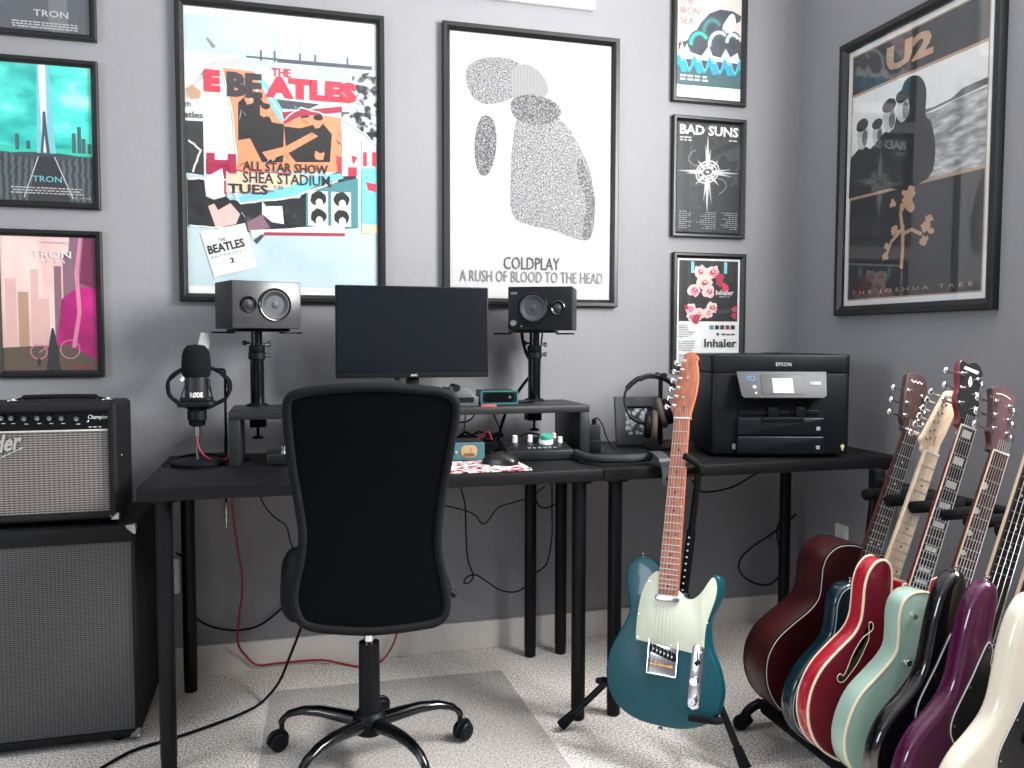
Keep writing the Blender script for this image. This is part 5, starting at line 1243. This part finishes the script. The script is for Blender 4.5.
# mouse mat, mouse
FLOR = ramp_mat('floral_print', 'noise', 46, [(.36, '#3a1f2a'), (.42, '#8e2a40'), (.47, '#b98088'), (.5, '#cfc9c6'), (.57, '#d2cfcd'), (.61, '#74777f'), (.68, '#2c2f38')], .7, detail=3)
o = MB().plate(rrect(-.13, -.10, .13, .10, .014), 0, .004, .001).build('mouse_pad', FLOR); o.matrix_world = tilted(.528, -.54, DZ, .0); tag(o, 'mouse pad printed with red and white flowers at the front of the left desk', 'mouse pad')
t = thing('computer_mouse', 'black computer mouse lying on the floral mouse pad', 'mouse', tilted(.592, -.525, DZ + .0042, .9))
R = []
for y, w, h in ((-.052, .012, .012), (-.048, .022, .019), (-.03, .030, .031), (-.005, .031, .037), (.02, .030, .034), (.042, .026, .024), (.053, .016, .014)):
    R.append([(w * math.cos(a), y, .001 + h * max(0, math.sin(a)) ** .8) for a in [PI * k / 10 for k in range(11)]])
MB().rings(R).build('shell', mat('mouse_black', '#101114', .35), t)
MB().cyl((-.004, .032, .03), (.004, .032, .03), .007, n=16).build('scroll_wheel', RUB, t)

# teal preamp with meter
t = thing('preamp', 'small teal preamp with a round gold meter standing behind the mouse pad', 'audio device', tilted(.482, -.425, DZ, -.10))
MB().plate(rrect(-.085, 0, .085, .11, .004), .003, .058, .003).build('housing', mat('preamp_black', '#15171a', .45), t)
TP = mat('teal_panel', '#3d666c', .4)
pn = MB().at(FM).plate(rrect(-.0845, .0035, .0845, .0575, .005), -.001, .005, .002).build('front_panel', TP, t)
MB().at(FM).plate(rrect(.012, .012, .062, .05, .016), .004, .007, .002).build('meter', mat('meter_gold', '#a98c68', .35), pn)
b = MB().at(FM); b.plate(rrect(.02, .016, .054, .026, .004), .0068, .0074); b.line([(.037, .022), (.045, .042)], .0015, .0076); b.build('meter_scale', mat('meter_brown', '#6a4a34', .5), pn)
for x, y, r in ((-.02, .038, .005), (-.035, .038, .005), (-.02, .022, .005), (-.035, .022, .005), (-.002, .03, .004)): MB().at(FM).lathe([(r, .004), (r, .013), (r * .8, .015), (0, .015)], (x, y, 0), (0, 0, 1), 16).build('knob', mat('knob_grey', '#9aa3a6', .4), pn)
MB().at(FM).lathe([(.012, .004), (.011, .018), (0, .019)], (-.062, .026, 0), (0, 0, 1), 22).build('gain_knob', WHT, pn)
b = MB().at(FM); b.box(-.06, .047, .0052, -.02, .051, .0055); b.build('small_print', WHT, pn)
for sx in (-1, 1): MB().box(sx * .06 - .01, .02, 0, sx * .06 + .01, .09, .0035).build('foot', RUB, t)
# desktop controller with white knobs
t = thing('audio_interface', 'black sloped desktop audio interface with white knobs and a large teal-topped knob', 'audio device', tilted(.738, -.385, DZ, -.06) @ Matrix.Scale(.9, 4))
b = MB(); b.raw([(-.115, -.09, .002), (.115, -.09, .002), (.115, .08, .002), (-.115, .08, .002), (-.115, -.09, .034), (.115, -.09, .034), (.108, .08, .062), (-.108, .08, .062)], [(3, 2, 1, 0), (4, 5, 6, 7), (0, 1, 5, 4), (1, 2, 6, 5), (2, 3, 7, 6), (3, 0, 4, 7)])
bmesh.ops.bevel(b.bm, geom=b.bm.edges[:], offset=.003, segments=2, profile=.5, affect='EDGES'); b.build('housing', mat('interface_black', '#141619', .4), t)
IM = Matrix.Translation((0, -.085, .0352)) @ Matrix.Rotation(math.atan2(.028, .17), 4, 'X')
for x, y, r, h, nm in ((-.066, .105, .0085, .022, 'knob'), (-.012, .105, .0085, .022, 'knob'), (.092, .09, .0085, .018, 'knob'), (.085, .145, .007, .016, 'knob')):
    MB().at(IM).lathe([(r * 1.08, 0), (r, .003), (r * .92, h), (0, h)], (x, y, 0), (0, 0, 1), 22).build(nm, WHT, t)
o = MB().at(IM).lathe([(.025, 0), (.024, .012), (.0225, .014)], (.04, .085, 0), (0, 0, 1), 30).build('volume_knob', WHT, t)
MB().at(IM).lathe([(.0226, .0135), (.022, .028), (.0195, .030), (0, .030)], (.04, .085, 0), (0, 0, 1), 30).build('knob_top', mat('knob_teal', '#3f9a86', .4), o)
for i in range(6): MB().at(IM).plate(rrect(-.04 + .018 * i, .018, -.028 + .018 * i, .026, .002), 0, .003, .001).build('button', mat('button_grey', '#777b80', .5), t)
b = MB().at(IM)
for i in range(5): b.line([(-.1 + .02 * i, .03 + .012 * (i % 2)), (-.09 + .02 * i, .05)], .0012, .0005)
b.build('panel_marking', GREY, t)
# foot pedals with chrome switches, left end under the riser
def pedal(label, x, y, n, w, mcol):
    t = thing('effects_pedal', label, 'effects pedal', tilted(x, y, DZ, 0), group='effects pedals under the riser')
    MB().plate(rrect(-w / 2, -.06, w / 2, .06, .006), .002, .034, .004).build('housing', mcol, t)
    for i in range(n):
        px = (i - (n - 1) / 2) * .062
        b = MB(); b.lathe([(.008, .033), (.008, .037), (.0055, .0375), (.0055, .045), (.0085, .0455), (.009, .056), (.006, .0585), (0, .059)], (px, -.03, 0), (0, 0, 1), 18); b.build('foot_switch', CHR, t)
        MB().lathe([(.009, .033), (.008, .047), (0, .048)], (px, .03, 0), (0, 0, 1), 18).build('knob', BLK, t)
    for sx in (-1, 1): MB().box(sx * (w / 2 - .02) - .008, -.05, 0, sx * (w / 2 - .02) + .008, .05, .0025).build('foot', RUB, t)
pedal('wide black effects pedal with chrome foot switches, by the left end of the riser', .045, -.315, 3, .22, mat('pedal_blue_black', '#0a0e15', .4))
pedal('black effects pedal with chrome foot switch, behind the chair back', .29, -.315, 2, .13, BLK)
# teal-edged small device and dock on the riser
t = thing('audio_interface', 'small dark box with a teal metal edge on the riser, right of the monitor', 'audio device', tilted(.652, -.275, RZ, -.05))
MB().plate(rrect(-.06, 0, .06, .1, .006), .002, .044, .004).build('housing', mat('teal_black', '#16232a', .4), t)
fr = MB().at(FM); R = []
for ins, z in ((0, 0), (0, .006), (.0045, .006), (.0045, .001)): R.append([(a, c, z) for a, c in rrect(-.061 + ins, .0015 + ins, .061 - ins, .0455 - ins, .005, 4)])
fr.rings(R, False, False); fr.build('front_rim', mat('teal_anodised', '#3d767a', .35, metal=.4), t)
MB().at(FM).lathe([(.0045, .0), (.0045, .008), (0, .009)], (.033, .024, 0), (0, 0, 1), 16).build('knob', CHR, t)
MB().at(FM).plate(rrect(-.05, .008, .05, .038, .012), -.002, .0012).build('front_panel', BLKG, t)
t = thing('desk_device', 'small grey desk device with black rollers on the riser, beside the chair back', 'device', tilted(.525, -.285, RZ, .0))
b = MB(); b.plate([(-.05, 0), (.05, 0), (.05, .028), (.034, .034), (.02, .056), (-.03, .062), (-.05, .05)], -.03, .03, .003); o = b.build('housing', mat('device_grey', '#4c4f54', .45), t); o.matrix_local = FM
b = MB(); b.cyl((-.02, -.034, .058), (-.02, .034, .058), .011, n=20); b.build('roller', BLK, t)
b = MB(); b.cyl((-.048, -.034, .05), (-.048, .034, .05), .009, n=20); b.build('roller', BLK, t)
b = MB(); b.plate(rrect(-.03, .012, .035, .028, .005), .03, .0312); b.build('slot', BLKM, t).matrix_local = FM
o = MB().plate(rrect(-.025, -.006, .025, .006, .002), 0, .006, .001).build('usb_stick', mat('red_plastic', '#b04a4c', .5)); o.matrix_world = tilted(.60, -.345, RZ, .0); tag(o, 'tiny red and white memory stick lying on the front edge of the riser', 'memory stick')
o = MB().tube(spline([(0, 0, 0), (.04, .01, .0), (.07, .0, .0)], 5), [.003, .004, .005, .005, .005, .005, .005, .005, .004, .003, .001], 10).build('pen', BLK); o.location = (.72, -.235, RZ + .0055); tag(o, 'black pen lying on the riser beside the teal-edged box', 'pen')
# power bricks right of the riser
t = thing('power_adapter', 'stacked black power adapter standing right of the riser', 'power adapter', tilted(.962, -.30, DZ, -.2))
MB().plate(rrect(-.027, -.02, .027, .02, .006), 0, .04, .003).build('lower_block', BLK, t); MB().plate(rrect(-.025, -.018, .025, .018, .006), .0405, .088, .003).build('upper_block', mat('block_blue_black', '#161a22', .45), t)
b = MB(); b.cyl((.006, 0, .087), (.006, 0, .106), .008, n=14); b.cyl((-.014, 0, .087), (-.014, 0, .1), .006, n=14); b.build('plug', BLK, t)
MB().at(t.matrix_world.inverted()).tube(spline([(0.9611,-0.3,0.8159),(0.9644,-0.3,0.8389),(0.9784,-0.3,0.8485),(0.9961,-0.3,0.8282),(1.011,-0.3,0.788),(1.032,-0.3,0.7507),(1.047,-0.3,0.7369)], 5), .0022, 8).build('cord', RUB, t)
# picture frame
t = thing('picture_frame', 'grey tabletop frame holding a black and white flower print, behind the headphones', 'picture frame', tilted(1.175, -.205, DZ, -.10, -.17))
R = []
fw_, fh_ = .17, .17
for ins, z in ((0, -.008), (0, .004), (.002, .006), (.034, .006), (.035, .001)): R.append([(-fw_ / 2 + ins, -z, ins), (fw_ / 2 - ins, -z, ins), (fw_ / 2 - ins, -z, fh_ - ins), (-fw_ / 2 + ins, -z, fh_ - ins)])
MB().rings(R, True, False).build('frame', mat('frame_grey', '#3f4145', .5), t, sharp=20)
MB().at(FM).plate(rrect(-.062, .038, .030, .128, .001), 0, .0015).build('print', ramp_mat('flower_print', 'voronoi', 60, [(.2, '#e0e1e2'), (.45, '#b8babc'), (.62, '#4b4d50')], .6), t)
b = MB(); b.box(-.02, .004, .0, .02, .012, .14, .001); b.build('back_strut', BLK, t)
# headphones on their stand
t = thing('headphone_stand', 'black headphone stand with round foot, left of the guitar headstock', 'stand', tilted(1.205, -.30, DZ))
MB().lathe([(0, 0), (.05, 0), (.053, .003), (.053, .008), (.047, .012), (.008, .014), (0, .014)], n=40).build('base', BMET, t)
MB().cyl((0, 0, .012), (0, 0, .244), .0075, n=18).build('pole', BMET, t)
MB().tube(spline([(0, -.03, .247), (0, 0, .243), (0, .03, .247)], 6), .010, 12).build('cradle', RUB, t)
HO = V((1.20, -.31, DZ))
t = thing('headphones', 'black over-ear headphones with brown padded cup, hanging on the headphone stand', 'headphones', loc=HO)
HT = Matrix.Translation(-HO)
band = spline([(1.088,-0.31,0.8516),(1.071,-0.31,0.8971),(1.075,-0.31,0.9368),(1.107,-0.31,0.9696),(1.152,-0.31,0.9891),(1.198,-0.31,0.9853),(1.238,-0.31,0.9664),(1.26,-0.31,0.9342),(1.256,-0.31,0.8971)], 5)
b = MB().at(HT); R = []; n_ = len(band)
for i, p in enumerate(band):
    d = (band[min(i + 1, n_ - 1)] - band[max(i - 1, 0)]).normalized(); w_ = V((.35, 1, 0)).normalized(); n = w_.cross(d).normalized()
    R.append([p + w_ * q + n * r for q, r in ((-.012, -.003), (.012, -.003), (.015, .0), (.012, .0035), (-.012, .0035), (-.015, 0))])
b.rings(R).build('headband', mat('headband_black', '#1a1b1e', .5), t)
MB().at(HT).tube([p + V((0, 0, -.004)) for p in band[17:32]], .009, 10).build('headband_pad', mat('dark_leather', '#1c1c1f', .6), t)
MB().at(HT).tube(band[11:18], .0085, 10).build('adjuster_sleeve', BLK, t)
C1, C2 = [(1.165,-0.315,0.8205),(1.215,-0.315,0.8646)]
C1, C2 = V(C1), V(C2)
MB().at(HT).tube(spline([band[0], V([(1.114,-0.315,0.8368)][0]), V([(1.143,-0.315,0.826)][0])], 5), .006, 10).build('yoke_arm', BLK, t)
MB().at(HT).tube(spline([band[-1], V([(1.252,-0.3,0.8863)][0]), C2], 5), .005, 10).build('yoke_arm', BLK, t)
for c, ax, up_m in ((C1, V((.93, -.36, -.05)), 1), (C2, V((-.86, .45, -.25)), 0)):
    M_ = HT @ Matrix.Translation(c) @ ax.normalized().to_track_quat('Z', 'Y').to_matrix().to_4x4()
    cup = MB().at(M_).plate(spline2([(.033 * math.cos(q), .044 * math.sin(q)) for q in [2 * PI * k / 14 for k in range(14)]], 2), -.022, .002, .009, 3).build('ear_cup', BLK, t)
    MB().at(M_).tube([(.031 * math.cos(q), .042 * math.sin(q), .010) for q in [2 * PI * k / 24 for k in range(24)]], .0105, 10, True).build('ear_pad', mat('brown_ear_pad', '#5b4d40', .6), cup)
    MB().at(M_).lathe([(.03, .003), (0, .003)], (0, 0, 0), (0, 0, 1), 24).build('ear_cloth', BLKM, cup)
# rolled strap along the right desk edge
b = MB(); p = spline([(0.8541,-0.426,0.757),(0.8494,-0.5367,0.757),(0.8778,-0.5861,0.757),(0.9347,-0.6008,0.757),(1,-0.5966,0.757),(1.043,-0.5864,0.757)], 6); b.tube(p, [.006] + [.0125] * (len(p) - 2) + [.008], 12)
t = thing('guitar_strap', 'grey padded strap lying along the desk with its flat end hanging over the front edge', 'strap', loc=(.95, -.5, DZ))
o = b.build('padded_roll', mat('grey_padding', '#25272b', .8, bump=(300, .4, .002)), t); o.location = (-.95, .5, -DZ)
e = p[-1]; q = spline([e] + [V(c) for c in [(1.049,-0.58,0.7709)] + [(1.037,-0.64,0.7765)] + [(1.033,-0.688,0.7658),(1.043,-0.688,0.7395),(1.045,-0.688,0.7134),(1.038,-0.688,0.6877)]], 6)
b = MB(); k = len(q); R = []
for i, pt in enumerate(q):
    d = (q[min(i + 1, k - 1)] - q[max(i - 1, 0)]).normalized(); u = V((1, .25, 0)).normalized(); w_ = .010 + .010 * min(1, i / 8) ; w_ = w_ if i < k - 4 else w_ * (1 - .18 * (i - k + 4)); n = d.cross(u).normalized()
    R.append([pt + u * w_ + n * .0016, pt - u * w_ + n * .0016, pt - u * w_ - n * .0016, pt + u * w_ - n * .0016])
o = b.rings(R).build('strap_end', mat('grey_leather', '#303338', .5), t); o.location = (-.95, .5, -DZ)
c = q[-6]; o = MB().lathe([(.006, -.0025), (.006, .0025)], (c.x, c.y - .001, c.z), (0, -1, 0), 14).build('strap_hole', BLKM, t); o.location = (-.95, .5, -DZ)

# ---------------------------------------------------------------- cables
def cable(label, pts, r=.0032, m=RUB, name='cable', plug=None, sp=5, group=None):
    o = MB().tube(spline(pts, sp), r, 8).build(name, m); tag(o, label, 'cable', group)
    return o
RED = mat('red_cable_jacket', '#8e1730', .45)
cable('red microphone cable looping from the microphone down behind the desk to the carpet', [(-.258, -.292, .822), (-.256, -.298, .80), (-.243, -.305, .772), (-.215, -.305, .752), (-.190, -.300, .748), (-.172, -.285, .760), (-.178, -.24, .762), (-.172, -.17, .748), (-.176, -.095, .747), (-.178, -.062, .744), (-.176, -.052, .72)] +
      [(-0.1818,-0.045,0.585),(-0.1767,-0.045,0.5193),(-0.1659,-0.045,0.4199),(-0.1547,-0.045,0.3366),(-0.1557,-0.045,0.2703),(-0.1662,-0.045,0.1948),(-0.1706,-0.045,0.1119)] + [(-0.1472,-0.028,0.05961),(-0.1098,-0.028,0.02534),(-0.03949,-0.028,0.02483),(0.09073,-0.028,0.02169)] + [(0.1662,-0.04074,0.005),(0.2327,-0.0849,0.005),(0.2893,-0.0557,0.005)] + [(0.3242,-0.05,0.0412),(0.345,-0.05,0.08817),(0.3487,-0.05,0.1368)] + [(0.3377,-0.06,0.2176),(0.3179,-0.06,0.3228)], .0036, RED, 'microphone_cable')
cable('black power cable running over the desk corner by the microphone stand', [(-.115, -.24, .7445), (-.18, -.20, .7455), (-.25, -.195, .758), (-.30, -.21, .756), (-.338, -.26, .748), (-.352, -.31, .745)], .0036)
cable('black cable lying on the carpet from the left desk leg up to the chair', [(-0.4873,-0.5877,0.006),(-0.4408,-0.5226,0.006),(-0.3983,-0.4846,0.006),(-0.3102,-0.4449,0.006),(-0.2154,-0.3908,0.006),(-0.1364,-0.3336,0.006),(-0.09003,-0.2768,0.006)] + [(-0.03977,-0.27,0.05969)] + [(-0.006451,-0.24,0.1259),(0.02446,-0.24,0.2051),(0.05258,-0.24,0.2973)] + [(0.0846,-0.15,0.4622),(0.09827,-0.15,0.575)], .0042)
cable('black cable hanging in a loop on the wall behind the left desk leg', [(-0.3559,-0.03,0.419),(-0.3353,-0.03,0.4013),(-0.3182,-0.03,0.3445),(-0.3162,-0.03,0.2886),(-0.3286,-0.03,0.2699),(-0.3174,-0.03,0.2229),(-0.2724,-0.03,0.1793),(-0.2205,-0.03,0.1579),(-0.1646,-0.03,0.1494),(-0.1015,-0.03,0.1604),(-0.03716,-0.03,0.2054),(0.01493,-0.03,0.2553),(0.09404,-0.03,0.3479),(0.161,-0.03,0.4629),(0.195,-0.03,0.5634)], .0035)
cable('thin black cord hanging under the left desk by the chair back', [(-0.1037,-0.1,0.714),(-0.09584,-0.1,0.6236),(-0.08417,-0.1,0.581),(-0.057,-0.1,0.5406),(-0.01405,-0.1,0.5023),(-0.002129,-0.1,0.4557),(0.01604,-0.1,0.402),(0.04684,-0.1,0.337)], .0022)
cable('thin black cord sagging under the desk right of the chair', [(0.3889,-0.1,0.7023),(0.439,-0.1,0.5714),(0.4902,-0.1,0.5483),(0.6012,-0.1,0.5115),(0.6435,-0.1,0.4709),(0.6932,-0.1,0.524),(0.7542,-0.1,0.5418),(0.8085,-0.1,0.5567),(0.8633,-0.1,0.593)], .0022)
cable('black cord dropping from the desk with a knot near the middle desk legs', [(0.5561,-0.1,0.6927),(0.5594,-0.1,0.6136),(0.5768,-0.1,0.5404),(0.5801,-0.1,0.4364),(0.5871,-0.1,0.3491),(0.6046,-0.1,0.2955),(0.5941,-0.1,0.2718),(0.573,-0.1,0.2699),(0.5835,-0.1,0.2901),(0.6152,-0.1,0.2947),(0.6507,-0.1,0.271),(0.7008,-0.1,0.2354),(0.755,-0.1,0.2239),(0.795,-0.1,0.2421),(0.8242,-0.1,0.2756)], .0026)
cable('black cord hanging beside the middle desk legs', [(0.8886,-0.1,0.6874),(0.889,-0.1,0.5989),(0.8895,-0.1,0.5066),(0.89,-0.1,0.4174),(0.8792,-0.1,0.3431),(0.8646,-0.1,0.3083),(0.8241,-0.1,0.2827),(0.8022,-0.1,0.2772)], .0026)
cable('black cord looped under the desk behind the middle legs', [(0.819,-0.1,0.69),(0.823,-0.1,0.5807),(0.8378,-0.1,0.5305),(0.8636,-0.1,0.515),(0.9042,-0.1,0.5307),(0.9262,-0.1,0.5759),(0.9405,-0.1,0.6855)], .0026)
cable('black cord sagging under the right desk behind the guitar stand', [(1.353,-0.25,0.6181),(1.384,-0.25,0.5779),(1.447,-0.25,0.575),(1.521,-0.25,0.5894),(1.581,-0.25,0.619),(1.62,-0.25,0.6353)], .0032)
cable('black cord in a wide loop on the wall under the right desk', [(2.055,-0.03,0.5909),(2.007,-0.03,0.493),(1.941,-0.03,0.4365),(1.874,-0.03,0.3844),(1.808,-0.03,0.3448),(1.73,-0.03,0.3024),(1.679,-0.03,0.2547),(1.68,-0.03,0.2075),(1.724,-0.03,0.1687),(1.786,-0.03,0.148),(1.835,-0.03,0.1602),(1.86,-0.03,0.2102),(1.85,-0.03,0.2906),(1.839,-0.03,0.3627),(1.869,-0.03,0.4324),(1.89,-0.03,0.4867),(1.866,-0.03,0.5353),(1.879,-0.03,0.5822)], .0034)
t = thing('instrument_cable', 'cable with a silver jack plug hanging behind the left desk', 'cable', loc=(-.19, -.05, .62))
p = [(-0.1998,-0.05,0.5901),(-0.2001,-0.05,0.5673),(-0.2046,-0.05,0.4794)]
b = MB(); b.tube(spline([V((p[0][0], -.05, .79)) - t.location, V(p[0]) - t.location, V(p[1]) - t.location], 4), .003, 8); b.build('cord', RUB, t)
q0, q1 = V(p[1]) - t.location, V(p[2]) - t.location
b = MB(); b.lathe([(.0035, .012), (.0055, .006), (.0055, -.035), (.004, -.038)], q0, (0, 0, 1), 16); b.build('plug_sleeve', STEEL, t)
b = MB(); b.lathe([(.0031, -.037), (.0031, -.062), (.002, -.064), (.003, -.067), (.001, -.073)], q0, (0, 0, 1), 14); b.build('plug_tip', CHR, t)
# cables behind and under the riser
cable('speaker cable running down behind the right clamp stand', [(.775, -.125, 1.15), (.782, -.085, 1.12), (.80, -.075, 1.06), (.825, -.085, 1.0), (.80, -.07, .96), (.77, -.06, .915), (.735, -.06, .86), (.70, -.10, .79), (.69, -.14, .747)], .0055)
cable('thin speaker cable running down beside the right clamp stand pole', [(.842, -.13, 1.13), (.846, -.10, 1.08), (.848, -.085, 1.0), (.848, -.08, .92), (.846, -.07, .85)], .003)
cable('black cord drooping from the riser beside the chair back', [(0.4801,-0.16,0.8238),(0.5305,-0.16,0.8292),(0.5745,-0.16,0.8348),(0.5984,-0.16,0.8577),(0.6052,-0.16,0.8876)], .0026)
cable('thin black cord hanging straight down under the riser', [(0.572,-0.14,0.8867),(0.5686,-0.14,0.8364),(0.5617,-0.14,0.786),(0.5446,-0.14,0.7529)], .002)
cable('black cord hanging at a slant under the riser', [(0.6596,-0.12,0.8766),(0.6807,-0.12,0.8318),(0.7019,-0.12,0.7832)], .0024)
q = random.Random(12); pts = []
for i in range(46):
    a = i * .85; pts.append((.60 + .085 * math.cos(a) * (.8 + .3 * q.random()), -.20 + .055 * math.sin(a) * (.8 + .3 * q.random()), .748 + .050 * q.random()))
cable('tangle of black cables lying under the riser behind the preamp', pts, .0036, sp=4)
cable('red cable arching over the tangle under the riser', [(0.5616,-0.25,0.7629),(0.5815,-0.25,0.7818),(0.6013,-0.25,0.7942),(0.6146,-0.25,0.8068),(0.6246,-0.25,0.8033),(0.6347,-0.25,0.7801)], .0042, RED)
cable('black cord running along the desk behind the sloped audio interface', [(.62, -.29, .747), (.68, -.27, .76), (.74, -.275, .80), (.80, -.27, .79), (.85, -.255, .75)], .0034)
